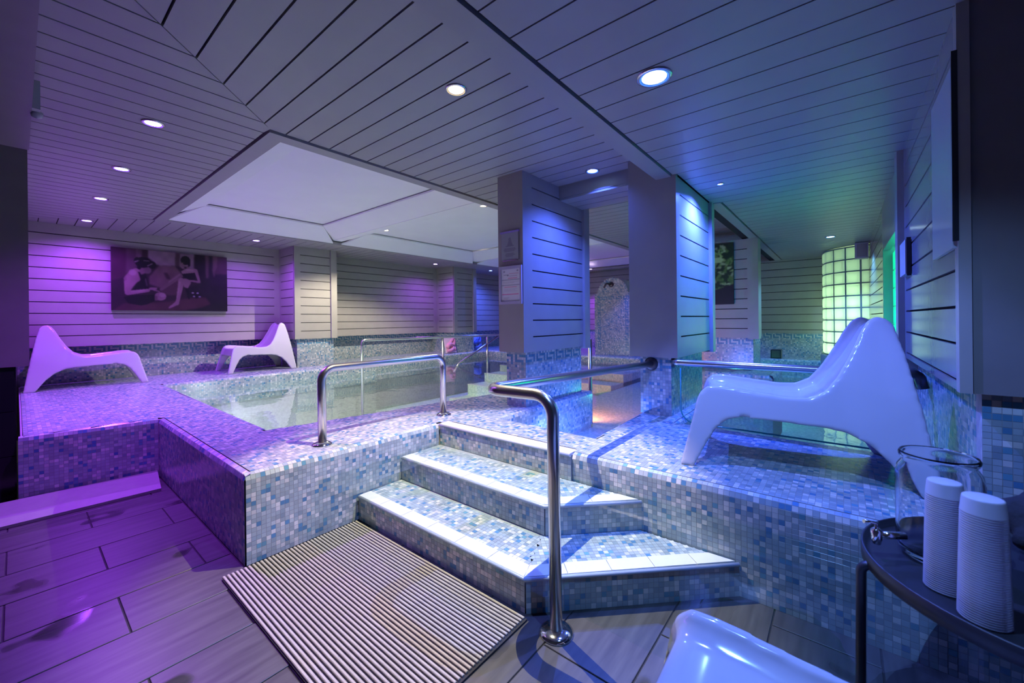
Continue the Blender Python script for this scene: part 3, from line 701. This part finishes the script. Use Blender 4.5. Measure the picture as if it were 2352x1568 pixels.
downlight(1.44,1.53,CZ,'w','warm white downlight above the entry steps','warm white downlights',360,(1.0,.82,.54),size=68,blend=.35)
downlight(1.695,.60,RZ,'b','large blue downlight in the lower right ceiling near the handrail','blue downlights',170,VIOLET,size=100,blend=.3,r=.062)
downlight(2.93,1.54,CZ,'b','blue downlight between the two pillars','blue downlights',210,BLUE,size=130,blend=1)
downlight(6.5,.10,RZ,'c','cyan downlight in front of the glass block wall','blue downlights',110,CYAN,size=120)
downlight(.95,.10,RZ,'b','blue downlight above the viewer, outside the picture','blue downlights',105,(.17,.36,1.0),size=125,blend=.6)
ZP=2.525
downlight(3.55,5.35,ZP,'w','warm coffer downlight near the far side of the cross beam','coffer downlights',300,WARM,size=135)
downlight(3.57,3.34,ZP,'w','warm coffer downlight beside the first pillar','coffer downlights',50,WARM,size=135)
downlight(5.85,5.42,ZP,'w','warm coffer downlight above the far pool steps','coffer downlights',210,WARM,size=135)
downlight(5.85,3.40,ZP,'w','warm coffer downlight hidden behind the first pillar','coffer downlights',40,WARM,size=135)
downlight(8.6,4.6,CZ,'p','small violet downlight over the shower wall platform','far downlights',150,PURPLE)
downlight(7.0,2.3,CZ,'b','blue downlight in front of the shower wall','far downlights',170,BLUE)
downlight(3.36,.70,RZ,'b','small added blue spot in the lower ceiling, lighting the side of the second pillar','blue downlights',330,BLUE,size=155,r=.022,blend=1)  # added lamp, brightens the blue side of the second pillar
def pool_light(x,y,z,label,energy,color,key,n,tilt=-.45):
    """lamp housing on a basin wall; n = direction into the water"""
    t=thing('pool_light',(x,y,z),label,'pool light','underwater pool lights')
    ax='x' if n[0] else 'y'; sg=n[0]+n[1]
    MB().lathe([(.0,0),(.09,0),(.09,.02*sg),(.075,.03*sg),(.07,.026*sg),(0,.026*sg)],(x,y,z),24,ax).build('housing',STEEL,t,True)
    MB().lathe([(0,.027*sg),(.066,.027*sg),(.05,.036*sg),(0,.04*sg)],(x,y,z),24,ax).build('lens',LENS[key],t,True)
    L=bpy.data.lights.new('pool_lamp','SPOT'); L.energy=energy; L.color=color; L.shadow_soft_size=.0; L.spot_size=math.radians(140); L.spot_blend=.8
    o=bpy.data.objects.new('lamp',L); COL.objects.link(o); o.parent=t; o.location=(n[0]*.06,n[1]*.06,0); o.rotation_euler=Vector((n[0],n[1],tilt)).to_track_quat('-Z','Y').to_euler()
pool_light(1.115,3.6,-.02,'white underwater light on the left basin wall, nearest to the steps',80,POOLW,'w',(1,0),-.7)
pool_light(1.12,4.7,-.02,'white underwater light in the middle of the left basin wall',80,POOLW,'w',(1,0),-.7)
pool_light(1.12,5.7,-.02,'white underwater light on the left basin wall near the far deck',75,POOLW,'w',(1,0),-.7)
pool_light(2.2,2.83,-.02,'white underwater light under the low arched handrail',80,POOLW,'w',(0,1),-.7)
pool_light(3.4,2.57,-.02,'white underwater light behind the first pillar',80,POOLW,'w',(0,1),-.7)
pool_light(2.24,1.60,.18,'blue underwater light in the small basin behind the steps',300,VIOLET,'b',(1,0),-.6)
pool_light(3.64,2.25,.17,'orange underwater light at the end of the first pillar plinth',90,ORANGE,'w',(1,0),-.3)
pool_light(2.90,.30,.10,'blue underwater light beyond the right white chair',45,BLUE,'b',(1,0))
pool_light(5.50,1.0,.05,'teal underwater light on the end of the bench block',14,GREEN,'c',(-1,0))
pool_light(6.55,1.1,.05,'green underwater light behind the bench block',10,GREEN,'c',(1,0))
for nm,loc,e,c,s in (('cabin_lamp',(7.98,-.36,.66),270,(.66,1.0,.52),.12),('window_lamp',(4.3,-.62,1.1),70,(.05,1.0,.62),.10)):
    L=bpy.data.lights.new(nm,'POINT'); L.energy=e; L.color=c; L.shadow_soft_size=s
    o=bpy.data.objects.new(nm,L); COL.objects.link(o); o.location=loc

# ------------------------------------------------------------------ handrails
def flange(b,p,r=.055): return b.lathe([(0,.0),(r,.0),(r*1.0,.006),(r*.8,.014),(r*.5,.02),(0,.02)],p,28)
h1=thing('handrail',(1.112,2.33,DZ),'low arched steel handrail on the deck beside the pool, left of the steps','handrail')
MB().tube(fillet([(1.112,2.33,DZ),(1.112,2.333,.868),(2.035,2.338,.868),(2.035,2.34,DZ)],.075,9),.0235,18).build('tube',STEEL,h1,True)
for x in (1.112,2.035): flange(MB(),(x,2.335,DZ)).build('base_flange',CHROME,h1,True)
h2=thing('handrail',(1.212,.807,0),'tall steel handrail post in front of the steps, looping to the second pillar','handrail')
MB().tube(fillet([(1.232,.812,.0),(1.222,.812,.862),(1.200,1.125,.858),(2.99,1.105,.800)],.075,10),.0225,18).build('tube',STEEL,h2,True)
flange(MB(),(1.232,.812,0),.062).build('base_flange',CHROME,h2,True)
MB().lathe([(0,.0),(.05,.0),(.05,-.008),(.03,-.014),(0,-.014)],(2.998,1.105,.80),24,'x').build('wall_flange',DKSTEEL,h2,True)
h3=thing('handrail',(3.0,.9,.83),'straight steel handrail from the second pillar to the right wall behind the chair','handrail')
MB().tube(fillet([(3.02,.955,.826),(2.94,.90,.826),(2.96,-.275,.832),(3.08,-.30,.832)],.03,6),.0225,16).build('tube',STEEL,h3,True)
MB().lathe([(0,.0),(.045,.0),(.045,-.012),(.0,-.012)],(3.03,.957,.826),20,'y').build('wall_flange',DKSTEEL,h3,True)
MB().tube(fillet([(2.955,.0,.832),(2.965,-.31,.832),(2.965,-.325,.76)],.03,6),.0245,14).build('end_elbow',DKSTEEL,h3,True)
gp=thing('glass_screen',(2.86,.3,DZ),'clear glass screen with rounded corner under the straight handrail','glass screen')
gy=[(.86,.46),(.86,.80),(-.28,.80),(-.28,.435),(.79,.435)]+[(.79+.07*math.sin(a),.505-.07*math.cos(a)) for a in np.linspace(.2,1.4,6)]
gy=[(.86,.52),(.86,.795),(-.28,.795),(-.28,.43),(.77,.43)]+[(.77+.09*math.sin(a),.52-.09*math.cos(a)) for a in np.linspace(.2,1.4,6)]
n=len(gy); b=MB(); b.add([(2.88,y,z) for y,z in gy],[tuple(range(n))]); b.build('pane',GLASS,gp)
MB().tube([(2.88,.86,.795),(2.88,.86,.52)]+[(2.88,.77+.09*math.cos(a),.52-.09*math.sin(a)) for a in np.linspace(.1,1.5,7)]+[(2.88,.77,.43),(2.88,-.28,.43)],.005,8).build('glass_edge',GLEDGE,gp,True)
h4=thing('handrail',(3.35,5.6,WZ),'thin steel double handrail leading into the far pool steps','handrail')
f0=(3.32,5.66); f1=(6.35,5.45); zr=.855
lerp=lambda t:(f0[0]+(f1[0]-f0[0])*t,f0[1]+(f1[1]-f0[1])*t)
MB().tube(fillet([(f0[0],f0[1],-.40),(f0[0],f0[1],zr),(*lerp(.97),zr-.02),(*lerp(1.0),zr-.02)],.06,6),.021,12).build('tube',STEEL,h4,True)
for t in (.50,.86): MB().tube([(*lerp(t),-.30),(*lerp(t),zr-.012)],.02,10).build('post',STEEL,h4,True)
MB().tube([(*lerp(.98),zr-.02),(*lerp(.62),.34),(*lerp(.58),.20)],.02,10).build('sloping_rail',STEEL,h4,True)
h5=thing('handrail_post',(3.72,2.1,WZ),'vertical steel post in the water just right of the first pillar','rail post')
MB().tube([(3.75,2.02,-.40),(3.75,2.02,.93)],.02,12).build('tube',STEEL,h5,True)

# ------------------------------------------------------------------ chairs
def chair_mesh():
    rail=[(-.030,0),(.024,.215),(.045,.31),(.062,.35),(.098,.380),(.16,.382),(.30,.366),(.44,.352),(.52,.356),(.58,.386),(.63,.452),(.68,.545),(.725,.645),(.752,.690),(.785,.710),(.82,.700),(.842,.672),(.87,.55),(.905,.34),(.955,0)]
    arch=[(.872,0),(.80,.11),(.73,.182),(.65,.222),(.56,.235),(.40,.240),(.25,.248),(.19,.232),(.14,.193),(.09,.11),(.035,0)]
    def hw(z): return .32-.19*z if z<.38 else .248-.30*(z-.38)
    b=MB(); outl=rail+arch; n=len(outl)
    for sd in (-1,1):
        vo=[(s,sd*hw(z),z) for s,z in outl]; vi=[(s,sd*(hw(z)-.034),z) for s,z in outl]
        fs=[tuple(range(n)),tuple(range(2*n-1,n-1,-1))]+[(k,n+k,n+(k+1)%n,(k+1)%n) for k in range(n)]
        if sd>0: fs=[f[::-1] for f in fs]
        b.add(vo+vi,fs)
    # seat and back shell swept along the rail line
    path=[(.030,.245)]+rail[2:18]+[(.885,.47)]
    ws=np.linspace(-1,1,15); th=.026; top=[]; bot=[]
    for i,(s,z) in enumerate(path):
        p=path[max(i-1,0)]; q=path[min(i+1,len(path)-1)]; tx,tz=q[0]-p[0],q[1]-p[1]; L=math.hypot(tx,tz); nx,nz=tz/L,-tx/L   # pointing into the chair
        h=hw(z)
        for w in ws:
            e=min(1,(1-abs(w))/.30); dip=.040*(e*e*(3-2*e)); dip*=1 if 2<i<len(path)-4 else .5
            top.append((s+nx*dip,w*(h-.004),z+nz*dip)); bot.append((s+nx*(dip+th),w*(h-.004),z+nz*(dip+th)))
    m=len(ws); N=len(top); fs=[]
    for i in range(len(path)-1):
        for k in range(m-1):
            a=i*m+k; fs.append((a,a+m,a+m+1,a+1)); fs.append((N+a,N+a+1,N+a+m+1,N+a+m))
        a=i*m; fs.append((a,N+a,N+a+m,a+m)); a=i*m+m-1; fs.append((a,a+m,N+a+m,N+a))
    for k in range(m-1):
        fs.append((k,k+1,N+k+1,N+k)); a=(len(path)-1)*m+k; fs.append((a,N+a,N+a+1,a+1))
    b.add(top+bot,fs)
    me=b.mesh('chair_raw',PLAST); o=bpy.data.objects.new('chair_raw',me); COL.objects.link(o)
    bm=bmesh.new(); bm.from_mesh(me); bmesh.ops.triangulate(bm,faces=[f for f in bm.faces if len(f.verts)>4]); bmesh.ops.recalc_face_normals(bm,faces=bm.faces); bm.to_mesh(me); bm.free()
    r=o.modifiers.new('r','REMESH'); r.mode='VOXEL'; r.voxel_size=.0085; r.use_smooth_shade=True
    s=o.modifiers.new('s','SMOOTH'); s.factor=.5; s.iterations=9
    dg=bpy.context.evaluated_depsgraph_get(); me2=bpy.data.meshes.new_from_object(o.evaluated_get(dg)); me2.name='lounge_chair'
    bpy.data.objects.remove(o); me2.polygons.foreach_set('use_smooth',[True]*len(me2.polygons)); me2.materials.clear(); me2.materials.append(PLAST)
    zmin=min(v.co.z for v in me2.vertices)
    for v in me2.vertices: v.co.z-=zmin
    return me2
CH=chair_mesh()
def chair(front,heading,z,label):
    """front = centre between the front feet, heading = direction (degrees) from the front feet towards the back feet"""
    o=link('lounge_chair',CH); o.location=(front[0],front[1],z); o.rotation_euler=(0,0,math.radians(heading))
    tag(o,label,'chair','white moulded lounge chairs'); return o
chair((1.0,6.885),178,DZ,'white moulded lounge chair at the far left, its back to the dark panel')
chair((1.87,6.88),-1,DZ,'white moulded lounge chair on the deck under the picture, facing left').scale=(.92,1,1)
ang=-80
hx,hy=math.cos(math.radians(ang)),math.sin(math.radians(ang))
chair((2.03-hy*.33,.585+hx*.33),ang,DZ,'large white lounge chair on the right deck in front of the straight handrail').scale=(.95,1,1)
chair((.868,.400),-88.5,0,'white lounge chair cut off by the bottom edge, beside the black table')

# ------------------------------------------------------------------ mat of ribs
mt=thing('duckboard_mat',(.89,1.5,0),'striped beige and black ribbed mat on the floor before the steps','mat')
MB().box(.565,1.212,.93,2.125,.001,.007).build('mat_backing',MATB,mt)
nr=39; pw=(1.212-.565)/nr
rib=MB().cbox(-.0048,.0048,.945-.006,2.135,.007,.015,.002).mesh('mat_rib',RIB)
for i in range(nr):
    o=link('mat_rib',rib,mt); o.location=(.565+pw*(i+.5)-mt.location[0],-mt.location[1],-mt.location[2])

# ------------------------------------------------------------------ side table with dispenser and cups
TC=(1.425,-.35); TZ=.53
tb=thing('side_table',(TC[0],TC[1],0),'black round metal tray table in the right foreground','side table')
MB().lathe([(0,TZ-.006),(.295,TZ-.006),(.305,TZ-.004),(.309,TZ+.012),(.312,TZ+.014),(.315,TZ+.012),(.315,TZ-.022),(.30,TZ-.026),(0,TZ-.012)],(TC[0],TC[1],0),64).build('tray_top',BLACKM,tb,True)
for a in (103,350,236):
    a=math.radians(a); c,s=math.cos(a),math.sin(a)
    MB().tube(fillet([(TC[0]+.27*c,TC[1]+.27*s,TZ-.02),(TC[0]+.325*c,TC[1]+.325*s,TZ-.02),(TC[0]+.33*c,TC[1]+.33*s,.0)],.02,5),.0105,10).build('leg',BLACKM,tb,True)
JX,JY=1.462,-.185; JZ=TZ-.005
jar=thing('drink_dispenser',(JX,JY,JZ),'clear glass drink dispenser jar with a small tap on the black table','drink dispenser')
MB().lathe([(0,.004),(.066,.004),(.074,.012),(.079,.03),(.080,.205),(.076,.226),(.068,.240),(.066,.246),(.072,.250),(.074,.259),(.071,.265),(.066,.262),(.061,.248),(.063,.240),(.071,.225),(.0745,.203),(.0735,.034),(.069,.020),(0,.018)],(JX,JY,JZ),48).build('jar_body',JARG,jar,True)
tdir=Vector((-.55,.835,0)); tp=Vector((JX,JY,JZ+.055))+tdir*.078
b=MB(); b.tube([tp,tp+tdir*.058],.009,12); b.build('tap_stem',CHROME,jar,True)
b=MB(); q=tp+tdir*.066; b.lathe([(0,-.022),(.008,-.022),(.011,-.01),(.012,.012),(.006,.018),(0,.018)],q,14); b.build('tap_spout',CHROME,jar,True)
b=MB(); b.tube([q+Vector((0,0,.016)),q+Vector((0,0,.03)),q+Vector((0,0,.034))+tdir*.03],.005,8); b.build('tap_lever',CHROME,jar,True)
def cup_stack(x,y,label,n,r0,r1,sp):
    t=thing('cup_stack',(x,y,TZ-.004),label,'cups','stacks of white plastic cups')
    me=MB().lathe([(r0,0),(r0+.0006,.0008),(r0+.0005,.0022),(r0+.0001,.003),(r1+.0018,.030),(r1+.0006,.0325),(r1-.002,.0335),(0,.0335)],(0,0,0),26).mesh('cup',CUPM,True)
    h=0
    for i in range(n):
        o=link('cup',me,t); o.location=(0,0,i*sp); q_=1-.13*i/n; o.scale=(q_,q_,1)
cup_stack(1.313,-.176,'left stack of white plastic cups in front of the jar',46,.0355,.0310,.0046)
cup_stack(1.228,-.218,'right taller looking stack of white plastic cups nearest to the table edge',46,.0375,.0328,.0047)
bag=MB(); P=[]
nb_,mb_=18,28
for i in range(nb_+1):
    ph=math.pi*i/nb_
    for k in range(mb_):
        th=2*math.pi*k/mb_; f=1+.16*math.sin(3*th+2*ph)+.10*math.sin(5*th-3*ph)+.07*math.cos(9*th)*math.sin(ph)
        P.append((1.615+.105*math.sin(ph)*math.cos(th)*f,-.43+.105*math.sin(ph)*math.sin(th)*f,TZ+.003+.075*(1-math.cos(ph))*(1+.12*math.sin(2*th))))
bag.add(P,[(i*mb_+k,i*mb_+(k+1)%mb_,(i+1)*mb_+(k+1)%mb_,(i+1)*mb_+k) for i in range(nb_) for k in range(mb_)])
bg=thing('cloth_bag',(1.615,-.43,TZ-.004),'crumpled black cloth bag on the far side of the black table','bag')
bag.build('bag_body',BLACKF,bg,True)
MB().tube(fillet([(1.56,-.39,TZ+.13),(1.53,-.36,TZ+.19),(1.60,-.38,TZ+.215),(1.64,-.42,TZ+.14)],.03,5),.007,8).build('strap',BLACKF,bg,True)

# ------------------------------------------------------------------ pictures, notices, small fittings
class Canvas:
    def __init__(s,w,h,bg): s.w=w; s.h=h; s.a=np.ones((h,w,3))*np.array(bg); s.X,s.Y=np.meshgrid(np.arange(w)+.5,np.arange(h)+.5)
    def fill(s,m,c,al=1): s.a[m]=s.a[m]*(1-al)+np.array(c)*al
    def poly(s,pts,c,al=1):
        P=np.stack([s.X.ravel(),s.Y.ravel()],1); s.fill(in_poly(pts)(P).reshape(s.h,s.w),c,al)
    def ell(s,x,y,rx,ry,c,al=1): s.fill(((s.X-x)/rx)**2+((s.Y-y)/ry)**2<1,c,al)
    def cap(s,x0,y0,x1,y1,r0,c,r1=None,al=1):
        r1=r0 if r1 is None else r1; dx,dy=x1-x0,y1-y0; t=np.clip(((s.X-x0)*dx+(s.Y-y0)*dy)/(dx*dx+dy*dy),0,1)
        s.fill(np.hypot(s.X-x0-t*dx,s.Y-y0-t*dy)<r0+(r1-r0)*t,c,al)
    def blur(s,n=1):
        for _ in range(n):
            p=np.pad(s.a,((1,1),(1,1),(0,0)),'edge'); s.a=(p[1:-1,1:-1]*2+p[:-2,1:-1]+p[2:,1:-1]+p[1:-1,:-2]+p[1:-1,2:])/6
    def mesh(s,name,p0,u,v,m):
        """p0 = top left corner; u to the right, v downwards (full vectors)"""
        p0=np.array(p0,float); u=np.array(u,float); v=np.array(v,float); w,h=s.w,s.h
        I,J=np.meshgrid(np.arange(w+1)/w,np.arange(h+1)/h); V=p0+I.ravel()[:,None]*u+J.ravel()[:,None]*v
        k=(np.arange(h)[:,None]*(w+1)+np.arange(w)[None]).ravel(); F=np.stack([k+w+1,k+w+2,k+1,k],1)
        me=bpy.data.meshes.new(name); me.from_pydata(V.tolist(),[],F.tolist()); a=me.attributes.new('col','FLOAT_COLOR','FACE')
        a.data.foreach_set('color',np.concatenate([s.a.reshape(-1,3),np.ones((w*h,1))],1).ravel()); me.materials.append(m); return me
# big canvas of two women
cv=Canvas(260,146,(.030,.013,.022))
def Q(x,y):
    top=28+(x-20)*.0946; bot=725+(x-42)*.0132; lf=20+22*(y-28)/700; rg=1312+18*(y-150)/590
    return ((x-lf)/(rg-lf)*260,(y-top)/(bot-top)*146)
def qp(c,*p,al=1): cv.poly([Q(*a) for a in p],c,al)
def qe(c,x,y,rx,ry,al=1): cv.ell(*Q(x,y),rx*.2,ry*.215,c,al)
def qc(c,x0,y0,x1,y1,r0,r1,al=1): cv.cap(*Q(x0,y0),*Q(x1,y1),r0*.205,c,r1*.205,al)
SK=(.27,.145,.17); SKL=(.40,.25,.29); SKD=(.16,.08,.10); DK=(.008,.005,.009)
qp((.06,.02,.035),(20,28),(180,45),(180,330),(130,370),(30,400)); qp((.10,.045,.065),(165,45),(325,58),(330,150),(260,270),(170,320)); qp((.16,.08,.11),(265,50),(325,58),(320,150),(265,140)); qp((.045,.02,.03),(325,58),(386,62),(386,175),(325,150))
qp((.30,.18,.245),(388,62),(680,88),(680,236),(510,231),(470,215),(388,140)); qp((.25,.15,.21),(735,100),(898,112),(898,277),(840,262),(735,250)); qp((.09,.04,.06),(680,88),(735,95),(735,240),(680,240))
qp((.15,.07,.09),(405,360),(510,232),(680,240),(750,320),(540,485),(410,440)); qp((.05,.02,.03),(555,310),(600,315),(640,390),(590,382)); qp((.09,.035,.05),(520,500),(740,350),(740,560),(560,560))
qp((.016,.009,.016),(905,110),(1312,150),(1335,745),(830,745),(830,480),(990,430),(920,280))
qp((.13,.06,.08),(1035,120),(1080,125),(1078,375),(1050,372)); qp((.14,.065,.085),(1130,130),(1190,136),(1185,250),(1150,370),(1130,300)); qp((.075,.03,.042),(1190,136),(1315,150),(1315,335),(1150,330),(1185,250))
qp((.075,.026,.036),(60,725),(160,650),(620,635),(880,590),(1050,590),(1110,660),(1000,700),(800,728))
cv.blur(4)
qp(SK,(160,430),(150,370),(200,300),(255,265),(300,270),(322,330),(312,395),(270,430),(235,480),(205,545),(165,545)); qe(SKL,235,310,38,34,.55); qe(SKD,165,400,14,50,.6)
qp(DK,(285,300),(330,308),(372,330),(402,440),(402,500),(330,512),(238,507),(275,430),(316,390)); qc((.13,.07,.10),368,385,385,455,7,7,.6)
qp(SKD,(290,262),(360,258),(362,318),(322,335)); qe((.14,.075,.095),385,285,42,40)
cv.blur(1)
qe(DK,340,200,88,60); qe(DK,430,226,46,44); qe(DK,278,180,34,38); qe(DK,300,255,20,25)
for a in ((345,180,398,186,4,3),(258,192,292,180,6,4),(388,236,432,216,4,3)): qc((.30,.19,.24),*a,.8)
qc(SK,185,425,188,530,30,25); qc(SK,192,535,400,508,25,17); qc(SKL,230,522,390,503,8,6,.5); qe(SK,448,490,42,15); qc(SK,455,485,490,480,6,4); qc(SK,460,505,515,520,7,5)
qp(DK,(152,580),(240,560),(466,552),(472,622),(400,660),(330,676),(200,652)); qe(SK,530,574,62,46); qe(SKL,548,560,34,24,.6); qp(SKD,(468,560),(500,575),(500,618),(470,618))
qe(SK,778,225,40,48); qp(SKD,(775,255),(840,235),(850,285),(790,290)); qe(DK,800,178,58,54); qe(DK,842,215,18,38); qc(SK,745,215,765,212,9,9); qc((.05,.02,.025),745,203,785,200,3,3); qc((.10,.03,.04),775,240,800,243,4,3); qe(DK,800,258,14,9)
qp(SK,(750,298),(830,266),(915,270),(948,312),(900,328),(770,328)); qe(SKL,850,285,50,14,.5)
qc(SKD,745,345,535,497,29,17); qc(SK,735,335,620,415,12,9,.6)
qp(SK,(785,378),(858,385),(868,430),(832,486),(788,470)); qp(DK,(756,326),(915,313),(926,388),(870,402),(800,376))
qc(SK,758,402,722,620,35,19); qc(SKL,742,420,712,600,11,7,.45); qc(SK,712,650,628,700,24,9); qc(SK,722,610,712,655,19,20)
qc(SK,925,292,968,412,20,13); qc(SK,968,418,868,404,13,9); qc(DK,825,500,850,600,18,10)
qe((.01,.006,.01),935,560,62,42)
for a in ((893,538),(950,540),(908,577),(975,580)): qe((.45,.36,.44),*a,13,6)
cv.blur(2)
shade=np.kron(np.random.default_rng(3).uniform(.75,1.15,(12,20)),np.ones((13,13)))[:146,:260]; k2=Canvas(260,146,(1,1,1)); k2.a*=shade[...,None]; k2.blur(40); cv.a*=k2.a*.62
pic=thing('wall_picture',(1.375,7.15,1.72),'large dark sepia canvas of two seated women on the back wall','picture')
MB().box(.757,1.996,7.125,7.168,1.315,2.118).build('stretcher_frame',BLACKM,pic)
link('canvas_print',cv.mesh('canvas_print',(.757,7.124,2.118),(1.239,0,0),(0,0,-.803),PRINT),pic)
# green leaf picture
cv=Canvas(60,90,(.02,.035,.015))
rs=np.random.default_rng(5)
for _ in range(150):
    x,y=rs.uniform(0,60),rs.uniform(0,74); a=rs.uniform(0,6.28); L=rs.uniform(4,10); c=np.array([(.12,.20,.05),(.24,.32,.10),(.06,.12,.03),(.33,.40,.20)][rs.integers(4)])*rs.uniform(.7,1.2)
    cv.cap(x,y,x+L*math.cos(a),y+L*math.sin(a),rs.uniform(1.2,2.6),c,.4)
cv.ell(38,24,9,4.5,(.38,.46,.20)); cv.ell(26,66,6,4,(.20,.26,.36)); cv.poly([(30,70),(60,60),(60,90),(25,90)],(.02,.018,.02)); cv.cap(12,84,24,88,2,(.25,.40,.12)); cv.blur(1)
pg=thing('wall_picture',(5.9,1.36,1.7),'upright green leaf photograph on the far pillar','picture')
MB().box(5.90,5.927,1.085,1.62,1.316,2.118).build('stretcher_frame',BLACKM,pg)
link('canvas_print',cv.mesh('canvas_print',(5.899,1.62,2.118),(0,-.535,0),(0,0,-.802),PRINT),pg)
# notices on the first pillar
cv=Canvas(50,64,(.34,.35,.37))
cv.ell(25,15,4,4,(.22,.21,.26)); cv.poly([(17,30),(22,17),(29,17),(34,30)],(.22,.21,.26)); cv.cap(14,31,36,31,1.2,(.20,.19,.24))
for y,a,b in ((37,10,40),(40,8,42),(43,10,38),(49,14,36),(52,12,40),(55,14,34)): cv.cap(a,y,b,y,.8,(.22,.21,.25))
cv.blur(1)
s1=thing('notice_sign',(2.545,2.09,1.74),'grey notice plate with a violet top bar, upper one on the first pillar','sign')
MB().box(2.542,2.549,1.998,2.180,1.625,1.850).build('plate',GLEDGE if False else DARKP,s1)
link('print',cv.mesh('print',(2.5415,2.178,1.848),(0,-.178,0),(0,0,-.221),PAPER),s1)
MB().box(2.536,2.549,1.993,2.186,1.848,1.862).build('top_bar',mat('violet_bar',(.34,.24,.62),rough=.4),s1)
MB().box(2.538,2.549,2.01,2.16,1.618,1.627).build('bottom_clip',STEEL,s1)
cv=Canvas(60,84,(.80,.78,.78))
for x,y,r_ in ((9,6,3),(52,5,3)): cv.ell(x,y,r_,2,(.35,.33,.36))
for y,a,b,c in ((12,26,54,(.70,.45,.5)),(15,8,22,(.45,.42,.46)),(18,26,50,(.62,.50,.54)),(24,22,50,(.75,.25,.38)),(28,2,58,(.40,.37,.42)),(33,6,56,(.68,.64,.66)),(36,6,40,(.66,.62,.64)),(42,2,58,(.42,.38,.42)),(47,10,48,(.80,.35,.45)),(52,10,50,(.70,.66,.68)),(55,10,44,(.70,.66,.68)),(58,10,50,(.70,.66,.68)),(66,2,54,(.80,.15,.35)),(75,8,24,(.62,.58,.6)),(78,8,20,(.66,.62,.64))): cv.cap(a,y,b,y,.9,c)
cv.ell(21,16,3,2,(.3,.28,.32)); cv.blur(1)
s2=thing('framed_notice',(2.545,2.08,1.42),'framed white notice with red lines, lower one on the first pillar','notice')
b=MB()
for bx in ((1.966,1.984,1.268,1.577),(2.183,2.201,1.268,1.577),(1.984,2.183,1.268,1.290),(1.984,2.183,1.555,1.577)): b.box(2.532,2.549,bx[0],bx[1],bx[2],bx[3])
b.build('frame',mat('lilac_grey_frame',(.48,.44,.55),rough=.35),s2)
MB().box(2.543,2.549,1.984,2.183,1.29,1.555).build('backing',PLAST,s2)
link('print',cv.mesh('print',(2.5425,2.181,1.553),(0,-.195,0),(0,0,-.261),PAPER),s2)
# board, plaque and detector on the right wall
ps=thing('wall_board',(2.14,-.29,1.66),'blank pale board with a dark side bar on the right wall','board')
MB().box(1.955,2.33,-.298,-.286,1.36,1.96).build('panel',mat('pale_board',(.45,.50,.55),rough=.2),ps)
MB().box(1.935,1.944,-.298,-.284,1.38,2.0).build('side_bar',BLACKM,ps)
pq=thing('wall_plaque',(3.30,-.28,1.46),'small pale plaque by the post on the right wall','plaque')
MB().box(3.10,3.36,-.298,-.275,1.37,1.56).build('plate',mat('plaque_pale',(.50,.47,.52),rough=.3),pq)
MB().box(3.092,3.099,-.298,-.280,1.36,1.57).build('edge_strip',BLACKM,pq)
dv=thing('motion_sensor',(.06,3.0,2.2),'small white sensor at the corner of the dark ceiling box on the left','sensor')
MB().box(.052,.078,2.93,3.06,2.155,2.29).build('housing',CUPM,dv)
MB().lathe([(0,-.03),(.018,-.022),(.022,0),(0,0)],(.068,2.99,2.158),16).build('lens_dome',CUPM,dv,True)
cab=thing('wall_speaker',(7.35,-.26,2.05),'small pale box high on the wall beside the glass block cabin','speaker')
MB().box(7.25,7.42,-.29,-.15,1.93,2.14).build('housing',CUPM,cab); MB().box(7.243,7.25,-.27,-.17,1.95,2.12).build('grille',PAINT,cab)
vt=thing('floor_box',(8.2,.9,.46),'small black box on the ledge below the far boarded wall','box')
MB().cbox(8.0,8.16,.78,.93,.452,.60,.01).build('housing',BLACKM,vt); MB().box(7.99,8.0,.80,.91,.47,.58).build('grille',DKSTEEL,vt)
# leaning relief panels in the far corner
PINK=mat('pink_relief',(.66,.27,.42),rough=.45); PALE=mat('pale_panel',(.72,.55,.66),rough=.5); BLU=mat('blue_relief',(.12,.18,.42),rough=.45); BLUP=mat('pale_blue_panel',(.45,.50,.70),rough=.5)
def relief(x,y,w,label,m1,m2,flip):
    t=thing('leaning_panel',(x,y,DZ),label,'panel')
    th=math.radians(14)
    def T(u,v,o): return (x+u*w, y+.10*0+v*math.sin(th)-o*math.cos(th), DZ+.004+v*math.cos(th)+o*math.sin(th)+.006)
    h=.36
    b=MB(); b.add([T(u,v,o) for o in (0,.02) for u,v in ((-.5,0),(.5,0),(.5,h),(-.5,h))],[(0,1,2,3),(7,6,5,4),(0,4,5,1),(1,5,6,2),(2,6,7,3),(3,7,4,0)]); b.build('panel',m2,t)
    for pts,r in (([(-.42,.05),(-.1,.045),(.16,.08),(.2,.15)],[.03,.04,.04,.03]),([(-.38,.10),(-.2,.17),(.0,.19),(.14,.14)],[.04,.05,.05,.04]),([(-.1,.2),(.1,.24),(.3,.3),(.45,.33)],[.03,.035,.03,.02]),([(.1,.2),(.26,.17),(.38,.22),(.44,.3)],[.04,.045,.035,.02]),([(.30,.12),(.36,.07),(.40,.04)],[.03,.03,.02])):
        MB().tube([T(u,v,.03) for u,v in pts],r,12).build('rounded_shape',m1,t,True)
relief(6.0,6.62,.30,'small pale panel with pink rounded relief shapes leaning in the far corner',PINK,PALE,1)
relief(7.0,6.78,.30,'small blue lit panel with dark rounded shapes leaning beside the corner pilaster',BLU,BLUP,-1)
